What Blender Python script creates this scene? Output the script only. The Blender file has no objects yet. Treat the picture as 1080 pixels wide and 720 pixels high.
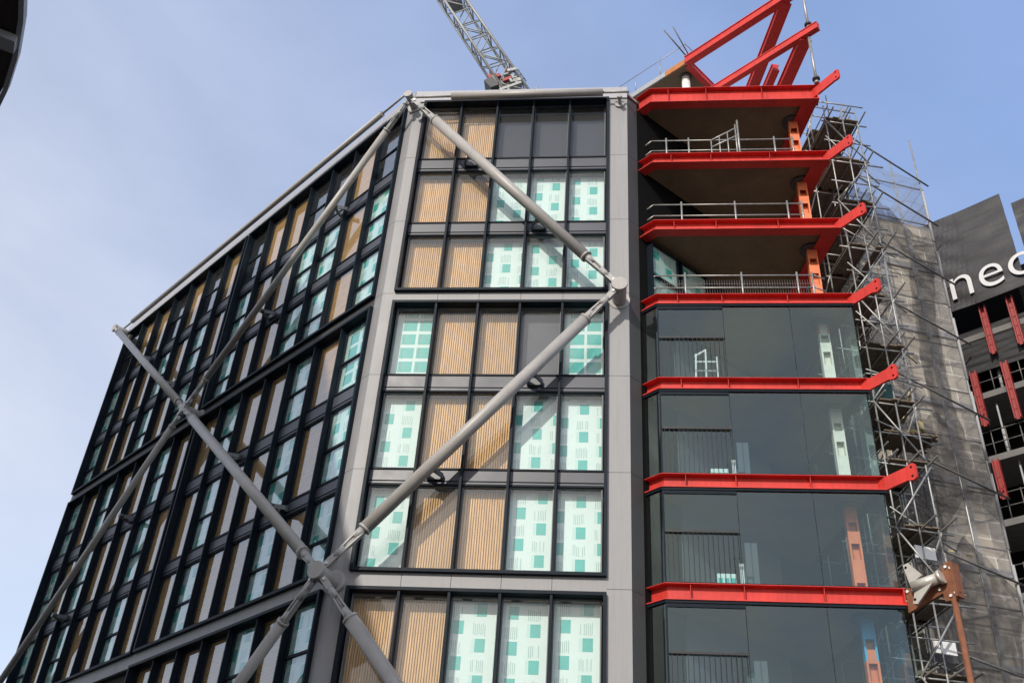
import bpy, math, random
from mathutils import Vector, Matrix
random.seed(7)
S = bpy.context.scene
COL = S.collection
R = math.radians
V = Vector

# ------------------------------------------------------------------ materials
def mat(name, rgb, rough=.5, metal=0., nscale=0, namt=.12, bump=0, bscale=30, spec=.5, dirt=0):
    m = bpy.data.materials.new(name); m.use_nodes = True
    nt = m.node_tree; b = nt.nodes['Principled BSDF']
    b.inputs['Base Color'].default_value = (*rgb, 1)
    b.inputs['Roughness'].default_value = rough
    b.inputs['Metallic'].default_value = metal
    b.inputs['Specular IOR Level'].default_value = spec
    if nscale or bump:
        g = nt.nodes.new('ShaderNodeNewGeometry')
    if nscale:
        n = nt.nodes.new('ShaderNodeTexNoise'); n.inputs['Scale'].default_value = nscale
        n.inputs['Detail'].default_value = 6; n.inputs['Roughness'].default_value = .65
        nt.links.new(g.outputs['Position'], n.inputs['Vector'])
        mr = nt.nodes.new('ShaderNodeMapRange')
        mr.inputs['From Min'].default_value = .3; mr.inputs['From Max'].default_value = .7
        mr.inputs['To Min'].default_value = 1 - namt; mr.inputs['To Max'].default_value = 1 + namt
        nt.links.new(n.outputs['Fac'], mr.inputs['Value'])
        mx = nt.nodes.new('ShaderNodeVectorMath'); mx.operation = 'SCALE'
        mx.inputs[0].default_value = rgb
        nt.links.new(mr.outputs['Result'], mx.inputs['Scale'])
        out = mx.outputs['Vector']
        if dirt:
            # vertical run-off streaks
            mp = nt.nodes.new('ShaderNodeMapping'); mp.inputs['Scale'].default_value = (5, 5, .35)
            nt.links.new(g.outputs['Position'], mp.inputs['Vector'])
            n2 = nt.nodes.new('ShaderNodeTexNoise'); n2.inputs['Scale'].default_value = 2.2; n2.inputs['Detail'].default_value = 5
            nt.links.new(mp.outputs['Vector'], n2.inputs['Vector'])
            m2 = nt.nodes.new('ShaderNodeMapRange')
            m2.inputs['From Min'].default_value = .45; m2.inputs['From Max'].default_value = .75
            m2.inputs['To Min'].default_value = 1; m2.inputs['To Max'].default_value = 1 - dirt
            nt.links.new(n2.outputs['Fac'], m2.inputs['Value'])
            mx2 = nt.nodes.new('ShaderNodeVectorMath'); mx2.operation = 'SCALE'
            nt.links.new(out, mx2.inputs[0]); nt.links.new(m2.outputs['Result'], mx2.inputs['Scale'])
            out = mx2.outputs['Vector']
        nt.links.new(out, b.inputs['Base Color'])
        mr3 = nt.nodes.new('ShaderNodeMapRange')
        mr3.inputs['To Min'].default_value = max(.05, rough - .12); mr3.inputs['To Max'].default_value = min(1, rough + .12)
        nt.links.new(n.outputs['Fac'], mr3.inputs['Value'])
        nt.links.new(mr3.outputs['Result'], b.inputs['Roughness'])
    if bump:
        n3 = nt.nodes.new('ShaderNodeTexNoise'); n3.inputs['Scale'].default_value = bscale; n3.inputs['Detail'].default_value = 4
        nt.links.new(g.outputs['Position'], n3.inputs['Vector'])
        bp = nt.nodes.new('ShaderNodeBump'); bp.inputs['Strength'].default_value = bump; bp.inputs['Distance'].default_value = .05
        nt.links.new(n3.outputs['Fac'], bp.inputs['Height']); nt.links.new(bp.outputs['Normal'], b.inputs['Normal'])
    return m

def glass(name, tint, refl, haze, rough=.015, wave=.0, gtint=(.92, .97, 1, 1)):
    """pane: see-through + fresnel mirror + a thin film of site dust"""
    m = bpy.data.materials.new(name); m.use_nodes = True
    nt = m.node_tree; nt.nodes.clear()
    out = nt.nodes.new('ShaderNodeOutputMaterial')
    tr = nt.nodes.new('ShaderNodeBsdfTransparent'); tr.inputs['Color'].default_value = (*tint, 1)
    gl = nt.nodes.new('ShaderNodeBsdfGlossy'); gl.inputs['Roughness'].default_value = rough; gl.inputs['Color'].default_value = gtint
    df = nt.nodes.new('ShaderNodeBsdfDiffuse'); df.inputs['Color'].default_value = (.66, .67, .66, 1)
    lw = nt.nodes.new('ShaderNodeLayerWeight'); lw.inputs['Blend'].default_value = .5
    pw = nt.nodes.new('ShaderNodeMath'); pw.operation = 'POWER'; pw.inputs[1].default_value = 4
    nt.links.new(lw.outputs['Facing'], pw.inputs[0])
    mr = nt.nodes.new('ShaderNodeMapRange'); mr.inputs['To Min'].default_value = refl; mr.inputs['To Max'].default_value = 1
    nt.links.new(pw.outputs[0], mr.inputs['Value'])
    m1 = nt.nodes.new('ShaderNodeMixShader'); m2 = nt.nodes.new('ShaderNodeMixShader')
    g = nt.nodes.new('ShaderNodeNewGeometry')
    n = nt.nodes.new('ShaderNodeTexNoise'); n.inputs['Scale'].default_value = 1.3; n.inputs['Detail'].default_value = 5
    nt.links.new(g.outputs['Position'], n.inputs['Vector'])
    mh = nt.nodes.new('ShaderNodeMapRange'); mh.inputs['To Min'].default_value = haze*.7; mh.inputs['To Max'].default_value = haze*1.3
    nt.links.new(n.outputs['Fac'], mh.inputs['Value'])
    nt.links.new(mh.outputs['Result'], m1.inputs['Fac'])
    nt.links.new(tr.outputs[0], m1.inputs[1]); nt.links.new(df.outputs[0], m1.inputs[2])
    nt.links.new(mr.outputs['Result'], m2.inputs['Fac'])
    nt.links.new(m1.outputs[0], m2.inputs[1]); nt.links.new(gl.outputs[0], m2.inputs[2])
    if wave:
        n3 = nt.nodes.new('ShaderNodeTexNoise'); n3.inputs['Scale'].default_value = .9
        nt.links.new(g.outputs['Position'], n3.inputs['Vector'])
        bp = nt.nodes.new('ShaderNodeBump'); bp.inputs['Strength'].default_value = wave; bp.inputs['Distance'].default_value = .02
        nt.links.new(n3.outputs['Fac'], bp.inputs['Height']); nt.links.new(bp.outputs['Normal'], gl.inputs['Normal'])
    nt.links.new(m2.outputs[0], out.inputs['Surface'])
    return m

def timber(name, rgb, along):
    m = mat(name, rgb, .62)
    nt = m.node_tree; b = nt.nodes['Principled BSDF']
    g = nt.nodes.new('ShaderNodeNewGeometry')
    mp = nt.nodes.new('ShaderNodeMapping'); mp.inputs['Scale'].default_value = (9, 9, .6) if along == 'z' else (.8, .8, 14)
    nt.links.new(g.outputs['Position'], mp.inputs['Vector'])
    n = nt.nodes.new('ShaderNodeTexNoise'); n.inputs['Scale'].default_value = 2.4; n.inputs['Detail'].default_value = 4
    nt.links.new(mp.outputs['Vector'], n.inputs['Vector'])
    cr = nt.nodes.new('ShaderNodeValToRGB')
    cr.color_ramp.elements[0].position = .3; cr.color_ramp.elements[0].color = (rgb[0]*.72, rgb[1]*.68, rgb[2]*.6, 1)
    cr.color_ramp.elements[1].position = .72; cr.color_ramp.elements[1].color = (rgb[0]*1.18, rgb[1]*1.18, rgb[2]*1.2, 1)
    nt.links.new(n.outputs['Fac'], cr.inputs['Fac'])
    oi = nt.nodes.new('ShaderNodeObjectInfo')
    hs = nt.nodes.new('ShaderNodeHueSaturation')
    mr = nt.nodes.new('ShaderNodeMapRange'); mr.inputs['To Min'].default_value = .88; mr.inputs['To Max'].default_value = 1.12
    nt.links.new(oi.outputs['Random'], mr.inputs['Value']); nt.links.new(mr.outputs['Result'], hs.inputs['Value'])
    nt.links.new(cr.outputs['Color'], hs.inputs['Color']); nt.links.new(hs.outputs['Color'], b.inputs['Base Color'])
    return m

M = {}
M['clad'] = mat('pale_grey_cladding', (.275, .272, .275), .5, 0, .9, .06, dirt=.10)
M['joint'] = mat('dark_joint', (.05, .05, .055), .8)
M['fascia'] = mat('fascia_metal', (.38, .38, .40), .45, 0, .8, .06, dirt=.08)
M['black'] = mat('black_frame_paint', (.008, .014, .022), .5, 0, 3, .2, spec=.12)
M['spandrel'] = mat('charcoal_spandrel', (.062, .066, .083), .42, 0, 1.5, .08)
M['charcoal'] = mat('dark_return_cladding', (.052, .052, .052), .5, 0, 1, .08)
M['innerwall'] = mat('inner_partition', (.085, .10, .12), .7, 0, 1, .15)
M['sash'] = mat('window_sash', (.10, .11, .115), .4, 0, 3, .1)
M['tube'] = mat('grey_tube_paint', (.39, .37, .345), .42, 0, 1.6, .09, dirt=.08)
M['fork'] = mat('grey_casting', (.36, .35, .335), .5, 0, 6, .12)
M['pin'] = mat('bright_pin', (.5, .5, .5), .4, .5)
M['wood'] = timber('timber_slats', (.77, .475, .195), 'z')
M['woodgap'] = mat('timber_backing', (.40, .22, .085), .8, 0, 5, .2)
M['woodh'] = timber('timber_boards', (.66, .36, .115), 'x')
M['board'] = mat('white_insulation_board', (.68, .84, .80), .55, 0, 2.5, .04, bump=.15, bscale=3)
M['teal'] = mat('teal_print', (.02, .45, .39), .5, 0, 4, .1)
M['teal2'] = mat('pale_teal_print', (.52, .76, .70), .5)
M['palefilm'] = mat('pale_film_block', (.64, .81, .77), .5)
M['ink'] = mat('faint_grey_print', (.30, .50, .46), .5)
M['darkpanel'] = mat('dark_blind', (.022, .024, .036), .6, 0, 2, .12)
M['greyblind'] = mat('grey_room', (.024, .025, .034), .8, 0, .6, .15)
M['pane'] = glass('window_glass', (.96, .98, .98), .04, .12)
M['cleanpane'] = glass('clean_window_glass', (.95, .97, .97), .05, .05)
M['paneleft'] = glass('window_glass_green', (.90, .97, .96), .22, .035)
M['prowglass'] = glass('tinted_glass', (.76, .86, .86), .10, .010, .02, .0, (.70, .88, .88, 1))
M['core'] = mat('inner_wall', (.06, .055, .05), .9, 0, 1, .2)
M['red'] = mat('red_steel_paint', (.60, .046, .036), .45, 0, 1.2, .14, dirt=.2, spec=.3, bump=.08, bscale=14)
M['orange'] = mat('orange_steel_primer', (.78, .22, .09), .45, 0, 3, .12, dirt=.1)
M['palecol'] = mat('pale_steel_primer', (.80, .78, .68), .45, 0, 3, .1)
M['blue'] = mat('blue_steel_sleeve', (.06, .40, .68), .4, 0, 3, .1)
M['soffit'] = mat('plywood_soffit', (.17, .125, .075), .85, 0, .8, .22, bump=.1, bscale=5)
M['slabedge'] = mat('slab_concrete', (.36, .34, .31), .85, 0, 2, .12)
M['rustslab'] = mat('rust_orange_slab_edge', (.45, .17, .05), .7, 0, 4, .2)
M['rust'] = mat('rusty_steel', (.20, .075, .035), .75, 0, 5, .35)
M['cast'] = mat('cast_bare_steel', (.55, .52, .46), .35, .3, 4, .12)
M['galv'] = mat('galvanised_tube', (.34, .34, .33), .42, .45, 8, .25)
M['galvdark'] = mat('old_scaffold_tube', (.16, .155, .15), .55, .3, 8, .3)
M['plank'] = mat('scaffold_boards', (.16, .12, .085), .85, 0, 6, .3)
M['mesh'] = mat('rail_mesh', (.16, .15, .14), .5, .3)
M['rail'] = mat('dark_balustrade', (.008, .009, .011), .5)
M['white'] = mat('white_paint', (.78, .78, .76), .5)
M['green'] = mat('green_tarpaulin', (.008, .075, .06), .55, 0, 2, .2, bump=.5, bscale=4)
M['yellow'] = mat('yellow_plastic', (.42, .35, .16), .6, 0, 4, .15)
M['hoard'] = mat('black_sheeting', (.025, .0245, .028), .5, 0, 1.1, .25, bump=.25, bscale=1.2)
M['shadesheet'] = mat('shaded_sheeting', (.012, .012, .014), .6, 0, 1.1, .3)  # sheeting colour darkened to carry the shade of the recessed lower band
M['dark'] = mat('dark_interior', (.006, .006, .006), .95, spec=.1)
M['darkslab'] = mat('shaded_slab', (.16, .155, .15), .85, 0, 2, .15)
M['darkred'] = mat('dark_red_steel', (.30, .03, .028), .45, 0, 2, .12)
M['asphalt'] = mat('asphalt', (.06, .06, .062), .9, 0, .5, .2)
M['conc'] = mat('grey_slab', (.30, .29, .27), .85, 0, 2, .15)
M['craneg'] = mat('crane_grey', (.30, .31, .30), .5, .2, 5, .2)
M['craned'] = mat('crane_dark', (.06, .06, .065), .6)
M['brown'] = mat('brown_soffit', (.035, .024, .02), .7, 0, 1, .2)
M['stone'] = mat('light_stone', (.36, .36, .37), .7, 0, 2, .1)

# concrete blockwork of the core
M['lettering'] = mat('painted_lettering', (.62, .62, .63), .6)
def blockmat():
    m = mat('concrete_blockwork', (.3, .28, .25), .9)
    nt = m.node_tree; b = nt.nodes['Principled BSDF']
    tc = nt.nodes.new('ShaderNodeTexCoord')
    mp = nt.nodes.new('ShaderNodeMapping')
    br = nt.nodes.new('ShaderNodeTexBrick')
    br.inputs['Color1'].default_value = (.54, .49, .42, 1); br.inputs['Color2'].default_value = (.46, .41, .34, 1)
    br.inputs['Mortar'].default_value = (.80, .78, .72, 1)
    br.inputs['Scale'].default_value = 1; br.inputs['Mortar Size'].default_value = .026; br.inputs['Mortar Smooth'].default_value = .4
    br.inputs['Brick Width'].default_value = 1.2; br.inputs['Row Height'].default_value = .62; br.inputs['Bias'].default_value = -.1
    nt.links.new(tc.outputs['UV'], br.inputs['Vector'])
    n = nt.nodes.new('ShaderNodeTexNoise'); n.inputs['Scale'].default_value = 1.4; n.inputs['Detail'].default_value = 7
    nt.links.new(tc.outputs['UV'], n.inputs['Vector'])
    mr = nt.nodes.new('ShaderNodeMapRange'); mr.inputs['From Min'].default_value = .3; mr.inputs['From Max'].default_value = .7
    mr.inputs['To Min'].default_value = .85; mr.inputs['To Max'].default_value = 1.1
    nt.links.new(n.outputs['Fac'], mr.inputs['Value'])
    mx = nt.nodes.new('ShaderNodeVectorMath'); mx.operation = 'SCALE'
    nt.links.new(br.outputs['Color'], mx.inputs[0]); nt.links.new(mr.outputs['Result'], mx.inputs['Scale'])
    nt.links.new(mx.outputs['Vector'], b.inputs['Base Color'])
    return m
M['block'] = blockmat()

def netmat():
    m = bpy.data.materials.new('debris_net'); m.use_nodes = True
    nt = m.node_tree; nt.nodes.clear()
    out = nt.nodes.new('ShaderNodeOutputMaterial')
    tr = nt.nodes.new('ShaderNodeBsdfTransparent')
    df = nt.nodes.new('ShaderNodeBsdfDiffuse'); df.inputs['Color'].default_value = (.27, .26, .26, 1)
    tl = nt.nodes.new('ShaderNodeBsdfTranslucent'); tl.inputs['Color'].default_value = (.27, .26, .26, 1)
    ad = nt.nodes.new('ShaderNodeMixShader'); ad.inputs['Fac'].default_value = .35
    nt.links.new(df.outputs[0], ad.inputs[1]); nt.links.new(tl.outputs[0], ad.inputs[2])
    tc = nt.nodes.new('ShaderNodeTexCoord')
    n = nt.nodes.new('ShaderNodeTexNoise'); n.inputs['Scale'].default_value = .34; n.inputs['Detail'].default_value = 7; n.inputs['Roughness'].default_value = .6; n.inputs['Distortion'].default_value = 1.2
    nt.links.new(tc.outputs['UV'], n.inputs['Vector'])
    # rows of eyelets and overlaps in the net
    w = nt.nodes.new('ShaderNodeTexWave'); w.wave_type = 'BANDS'; w.bands_direction = 'Y'
    w.inputs['Scale'].default_value = .48; w.inputs['Distortion'].default_value = 1.2; w.inputs['Detail'].default_value = 2
    nt.links.new(tc.outputs['UV'], w.inputs['Vector'])
    pw = nt.nodes.new('ShaderNodeMath'); pw.operation = 'POWER'; pw.inputs[1].default_value = 18
    nt.links.new(w.outputs['Fac'], pw.inputs[0])
    mr = nt.nodes.new('ShaderNodeMapRange'); mr.inputs['From Min'].default_value = .43; mr.inputs['From Max'].default_value = .60
    mr.inputs['To Min'].default_value = .14; mr.inputs['To Max'].default_value = .36
    nt.links.new(n.outputs['Fac'], mr.inputs['Value'])
    mm = nt.nodes.new('ShaderNodeMath'); mm.operation = 'MULTIPLY_ADD'; mm.inputs[1].default_value = .3
    mm.use_clamp = True
    nt.links.new(pw.outputs[0], mm.inputs[0]); nt.links.new(mr.outputs['Result'], mm.inputs[2])
    mx = nt.nodes.new('ShaderNodeMixShader')
    nt.links.new(mm.outputs[0], mx.inputs['Fac'])
    nt.links.new(tr.outputs[0], mx.inputs[1]); nt.links.new(ad.outputs[0], mx.inputs[2])
    nt.links.new(mx.outputs[0], out.inputs['Surface'])
    return m
M['net'] = netmat()
def netshade_mat():
    m = bpy.data.materials.new('painted_net_shade'); m.use_nodes = True
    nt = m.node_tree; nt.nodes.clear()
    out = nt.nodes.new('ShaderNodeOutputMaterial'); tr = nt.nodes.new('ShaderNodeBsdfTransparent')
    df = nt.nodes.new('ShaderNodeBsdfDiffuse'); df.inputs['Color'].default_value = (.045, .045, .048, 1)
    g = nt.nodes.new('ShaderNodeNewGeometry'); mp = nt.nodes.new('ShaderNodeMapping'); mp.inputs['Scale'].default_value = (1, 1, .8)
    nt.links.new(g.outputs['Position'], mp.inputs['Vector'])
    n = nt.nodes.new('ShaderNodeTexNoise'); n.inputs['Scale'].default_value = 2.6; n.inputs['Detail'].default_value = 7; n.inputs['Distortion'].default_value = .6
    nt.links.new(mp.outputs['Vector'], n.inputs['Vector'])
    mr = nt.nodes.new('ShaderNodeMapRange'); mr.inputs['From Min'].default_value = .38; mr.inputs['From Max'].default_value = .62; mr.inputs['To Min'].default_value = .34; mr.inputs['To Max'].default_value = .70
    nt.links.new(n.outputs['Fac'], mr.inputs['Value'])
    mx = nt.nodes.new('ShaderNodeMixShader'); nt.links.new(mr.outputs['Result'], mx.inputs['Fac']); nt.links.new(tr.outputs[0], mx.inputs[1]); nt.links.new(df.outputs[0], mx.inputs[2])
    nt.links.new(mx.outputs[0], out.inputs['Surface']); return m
M['netshade'] = netshade_mat()  # cast shadow on the tower, put in as a dark see-through colour

# ------------------------------------------------------------------ mesh helper
class MB:
    def __init__(s): s.v = []; s.f = []; s.m = []; s.uv = {}; s.smooth = set()
    def quad(s, pts, m=0):
        i = len(s.v); s.v += [tuple(p) for p in pts]; s.f.append(tuple(range(i, i+len(pts)))); s.m.append(m); return s
    def hexa(s, p, m=0):
        """8 points: bottom 4 ccw, top 4 ccw"""
        i = len(s.v); s.v += [tuple(q) for q in p]
        for f in ((0,3,2,1),(4,5,6,7),(0,1,5,4),(1,2,6,5),(2,3,7,6),(3,0,4,7)):
            s.f.append(tuple(i+k for k in f)); s.m.append(m)
        return s
    def box(s, x0, x1, y0, y1, z0, z1, m=0):
        return s.hexa([(x0,y0,z0),(x1,y0,z0),(x1,y1,z0),(x0,y1,z0),(x0,y0,z1),(x1,y0,z1),(x1,y1,z1),(x0,y1,z1)], m)
    def prism(s, poly, z0, z1, m=0, mtop=None, mbot=None):
        n = len(poly); i = len(s.v)
        s.v += [(p[0], p[1], z0) for p in poly] + [(p[0], p[1], z1) for p in poly]
        for k in range(n):
            j = (k+1) % n; s.f.append((i+k, i+j, i+n+j, i+n+k)); s.m.append(m)
        s.f.append(tuple(i+k for k in reversed(range(n)))); s.m.append(m if mbot is None else mbot)
        s.f.append(tuple(i+n+k for k in range(n))); s.m.append(m if mtop is None else mtop)
        return s
    def tube(s, a, b, r, r1=None, n=12, m=0, caps=True):
        a = V(a); b = V(b); d = (b-a).normalized(); r1 = r if r1 is None else r1
        u = d.cross(V((0,0,1)));
        if u.length < 1e-3: u = V((1,0,0))
        u.normalize(); w = d.cross(u); i = len(s.v)
        for c, rr in ((a, r), (b, r1)):
            for k in range(n):
                t = 2*math.pi*k/n; s.v.append(tuple(c + (u*math.cos(t) + w*math.sin(t))*rr))
        for k in range(n):
            j = (k+1) % n; s.smooth.add(len(s.f)); s.f.append((i+k, i+j, i+n+j, i+n+k)); s.m.append(m)
        if caps:
            s.f.append(tuple(i+k for k in reversed(range(n)))); s.m.append(m)
            s.f.append(tuple(i+n+k for k in range(n))); s.m.append(m)
        return s
    def beam(s, a, b, wid, hei, up=(0,0,1), m=0):
        """rectangular bar from a to b; wid across, hei along 'up'"""
        a = V(a); b = V(b); d = (b-a).normalized(); x = d.cross(V(up)).normalized()*(wid/2); z = x.cross(d).normalized()*(hei/2)
        return s.hexa([a-x-z, a+x-z, b+x-z, b-x-z, a-x+z, a+x+z, b+x+z, b-x+z], m)
    def build(s, name, mats, parent=None, matrix=None, bevel=0):
        if not isinstance(mats, (list, tuple)): mats = [mats]
        me = bpy.data.meshes.new(name); me.from_pydata(s.v, [], s.f)
        for k in mats: me.materials.append(M[k])
        for p, mi in zip(me.polygons, s.m): p.material_index = mi
        for i in s.smooth: me.polygons[i].use_smooth = True
        me.update()
        import bmesh
        bm = bmesh.new(); bm.from_mesh(me); bmesh.ops.recalc_face_normals(bm, faces=bm.faces); bm.to_mesh(me); bm.free()
        o = bpy.data.objects.new(name, me); COL.objects.link(o)
        if matrix is not None: o.matrix_world = matrix
        if parent is not None: o.parent = parent; o.matrix_parent_inverse = Matrix.Identity(4)
        if bevel:
            b = o.modifiers.new('bevel', 'BEVEL'); b.width = bevel; b.segments = 2; b.limit_method = 'ANGLE'
        return o

def tag(o, label=None, cat=None, group=None, kind=None):
    if label: o['label'] = label
    if cat: o['category'] = cat
    if group: o['group'] = group
    if kind: o['kind'] = kind
    return o
def empty(name, loc, label, cat, group=None):
    o = bpy.data.objects.new(name, None); COL.objects.link(o); o.location = loc
    o.empty_display_size = .5
    return tag(o, label, cat, group)
def link_copy(src, parent, matrix=None):
    c = src.copy(); COL.objects.link(c); c.parent = parent; c.matrix_parent_inverse = Matrix.Identity(4)
    if matrix is not None: c.matrix_basis = matrix
    return c

class Frame:
    """facade frame: x along the wall (seen from outside left to right), y inwards, z up"""
    def __init__(s, o, xd):
        s.x = V((xd[0], xd[1], 0)).normalized(); s.z = V((0,0,1)); s.y = s.z.cross(s.x); s.o = V((o[0], o[1], 0))
    def mtx(s, x=0, y=0, z=0):
        p = s.o + s.x*x + s.y*y + s.z*z
        return Matrix(((s.x.x, s.y.x, 0, p.x), (s.x.y, s.y.y, 0, p.y), (0, 0, 1, p.z), (0,0,0,1)))
    def pt(s, x, y, z): return s.o + s.x*x + s.y*y + s.z*z
    def uvq(s): pass

# ------------------------------------------------------------------ THE BUILDING
BLD = empty('apartment_building', (0,0,0), 'unfinished tall apartment building with timber and wrapped windows, grey tube bracing and red steel prow', 'building')
LD = V((-.7577, .6526, 0))
TL = 21.45
FF = Frame((-7.0, 0), (1, 0))                       # front wall; x = u + 7
FL = Frame((-7.0 + LD.x*TL, LD.y*TL), (-LD.x, -LD.y))   # left wall; x = TL - t
ang44 = R(44)
FD = V((math.cos(ang44), math.sin(ang44), 0))

# inner body
plan_in = [(-6.75, 1.0), (.30, 1.0), (.95, 1.22), (.95+FD.x*14, 1.22+FD.y*14), (-2, 24), (-14, 24), (-7+LD.x*21.0+.66, LD.y*21.0+.76)]
MB().prism(plan_in, 0, 29.85).build('wall', ['core'], BLD)
roofpoly = [(-7, .1), (.45, .1), (.75, .45), (.75+FD.x*14, .45+FD.y*14), (-2, 25), (-14, 25), (-7+LD.x*21.4, LD.y*21.4+.1)]
MB().prism(roofpoly, 29.86, 29.96).build('roof', ['slabedge'], BLD)

# ---- window unit meshes (local: x 0..w, y 0 = glass plane, z 0..h)
def board_mesh(w, h, style, seed, d=.27):
    rnd = random.Random(seed)
    b = MB(); b.box(0, w, d, d+.04, 0, h, 0)
    def q(x0, x1, z0, z1, m):
        x0 = max(x0, .02); x1 = min(x1, w-.02); z0 = max(z0, .01); z1 = min(z1, h-.01)
        if x1-x0 > .015 and z1-z0 > .015: yq = d-.003-(.002 if m == 3 else 0); b.quad([(x0,yq,z0),(x1,yq,z0),(x1,yq,z1),(x0,yq,z1)], m)
    if style == 'grid':
        ph = rnd.uniform(0, .3)
        for c in range(2):
            x0 = .20 + c*(w-.2)*.5
            z = -ph
            while z < h:
                q(x0, x0+.42, z, z+.38, 1); q(x0+.05, x0+.09, z, z+.38, 2); z += .50
    else:
        ph = rnd.uniform(0, .90); xo = rnd.uniform(-.12, .16); slant = rnd.uniform(-.02, .03)
        for c in range(3):
            x0 = xo + c*.56 - .05
            z = -ph - (.45 if c % 2 else 0)
            while z < h:
                sx = x0 + slant*z
                q(sx, sx+.07, z, z+.34, 2); q(sx+.085, sx+.34, z, z+.34, 1); q(sx+.07, sx+.085, z, z+.34, 2)
                q(sx+.02, sx+.33, z+.41, z+.70, 4)
                for k in range(7):
                    if rnd.random() < .85:
                        zz = z+.40+rnd.uniform(0,.05)
                        q(sx+.02+k*.048, sx+.038+k*.048, zz, zz+.26+rnd.uniform(0,.05), 3)
                z += .90
    return b
def slats_mesh(w, h, horiz):
    b = MB()
    if horiz: b.box(0, w, .10, .14, 0, h, 1)
    else: b.box(0, w, .30, .34, 0, h, 1)
    if horiz:
        z = .02
        while z < h-.06: b.box(.01, w-.01, .075, .10, z, z+.072, 0); z += .085
    else:
        x = .012
        while x < w-.04: b.box(x, x+.040, .255, .30, .01, h-.01, 0); x += .0665
    return b
def sash_mesh(w, h, mid):
    b = MB(); t = .035
    b.box(0, t, -.03, .05, 0, h); b.box(w-t, w, -.03, .05, 0, h); b.box(t, w-t, -.03, .05, 0, t); b.box(t, w-t, -.03, .05, h-t, h)
    if mid: b.box(t, w-t, -.03, .05, h*.44, h*.44+.07)
    # reveal behind glass
    b.box(-.005, .004, .05, .27, 0, h); b.box(w-.004, w+.005, .05, .27, 0, h)
    return b
def pane_mesh(w, h):
    b = MB(); b.quad([(.03, .01, .03), (w-.03, .01, .03), (w-.03, .01, h-.03), (.03, .01, h-.03)]); return b

cache = {}
def unit(kind, fr, x, y, z, w, h, key, seed, left):
    """one glazed bay: its frame is the part; pane and infill are sub-parts"""
    M4 = fr.mtx(x, y, z)
    nm = {'W': 'wrapped_window', 'T': 'timber_bay', 'D': 'dark_window', 'G': 'bare_window'}[kind]
    kk = (nm, key, seed if kind in 'WG' else 0)
    if kk not in cache:
        s = sash_mesh(w, h, left and kind != 'T').build(nm, ['sash' if not left else 'black'], BLD, M4)
        kids = []
        p = pane_mesh(w, h).build('pane', ['paneleft' if left else 'cleanpane' if kind == 'G' else 'pane'], s); kids.append(p)
        if kind == 'W': k = board_mesh(w, h, 'grid' if seed == 19 else 'st', seed, .075 if left else .27).build('insulation_board', ['board', 'teal', 'teal2', 'ink', 'palefilm'], s)
        elif kind == 'T': k = slats_mesh(w, h, left).build('timber_slats', ['woodh' if left else 'wood', 'woodgap'], s)
        elif kind == 'D': k = MB().box(0, w, .27, .31, 0, h).build('blind', ['darkpanel'], s)
        else: k = MB().box(0, w, .28, .32, 0, h).build('blind', ['greyblind'], s)
        kids.append(k); cache[kk] = (s, kids)
        return s
    s0, kids = cache[kk]
    s = link_copy(s0, BLD, M4)
    for k in kids: link_copy(k, s)
    return s

mesh_cache = {}
def shared(name, key, builder, mats, matrix, bevel=0):
    if key in mesh_cache: return link_copy(mesh_cache[key], BLD, matrix)
    o = builder().build(name, mats, BLD, matrix, bevel); mesh_cache[key] = o; return o

def frame_box(fr, x0, x1, n, z0, z1, rows, pats, left, rseed):
    """one black projecting surround with n bays; rows = [(zbottom, ztop)] of the glazing from the top down"""
    P = -.13; T = .085
    b = MB()
    L = x1-x0; H = z1-z0
    b.box(0, T, P, .30, 0, H); b.box(L-T, L, P, .30, 0, H); b.box(T, L-T, P, .30, H-T, H); b.box(T, L-T, P, .30, 0, T)
    # thin lighter drip edge
    b.build('window_surround', ['black'], BLD, fr.mtx(x0, 0, z0))
    bw = (L-2*T)/n; mw = .05 if left else .065
    for i in range(1, n):
        shared('mullion', ('mul', left, round(H, 2)), lambda: MB().box(-mw/2, mw/2, -.06 if left else -.10, .30, T, H-T), ['black'], fr.mtx(x0+T+i*bw, 0, z0))
    # spandrels between the rows and above the top row
    for r, (zb, zt) in enumerate(rows):
        if r+1 < len(rows):
            zl, zh = rows[r+1][1], zb
            w0 = bw-mw
            def sp(zl=zl, zh=zh):
                s = MB(); hh = zh-zl
                s.box(.0, L-2*T, .12, .30, 0, hh)
                s.box(.0, L-2*T, .09, .12, hh-.05, hh, 1); s.box(0, L-2*T, .09, .12, 0, .05, 1)
                s.box(.0, L-2*T, .10, .12, hh*.24, hh*.24+.02, 1)
                return s
            sp().build('spandrel', ['spandrel', 'black'], BLD, fr.mtx(x0+T, .003, zl))
    for r, (zb, zt) in enumerate(rows):
        pat = pats[r]
        for i in range(n):
            k = pat[i]
            seed = (rseed*7 + r*5 + i*3) % 8
            if k == 'X': k = 'W'; seed = 19
            unit(k, fr, x0+T+i*bw+mw/2+.003, .145 if left else .19, zb, bw-mw-.006, zt-zb, (left, round(bw,3), round(zt-zb,2)), seed, left)

T1 = (20.86, 29.45); T2 = (11.80, 20.47); T3 = (2.75, 11.38)
rows1 = [(26.76, 29.36), (23.84, 26.12), (20.95, 23.26)]
rows2 = [(17.93, 20.38), (14.86, 17.32), (11.89, 14.34)]
rows3 = [(8.85, 11.29), (5.85, 8.28), (2.84, 5.3)]
fx0, fx1 = .36, 6.86
frame_box(FF, fx0, fx1, 5, *T1, rows1, ['TTGGG', 'TTWWW', 'TTWWW'], False, 1)
frame_box(FF, fx0, fx1, 5, *T2, rows2, ['XTTDX', 'WTTWW', 'WTTWW'], False, 2)
frame_box(FF, fx0, fx1, 5, *T3, rows3, ['TTWWW', 'TTWWW', 'TTWWW'], False, 3)
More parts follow.
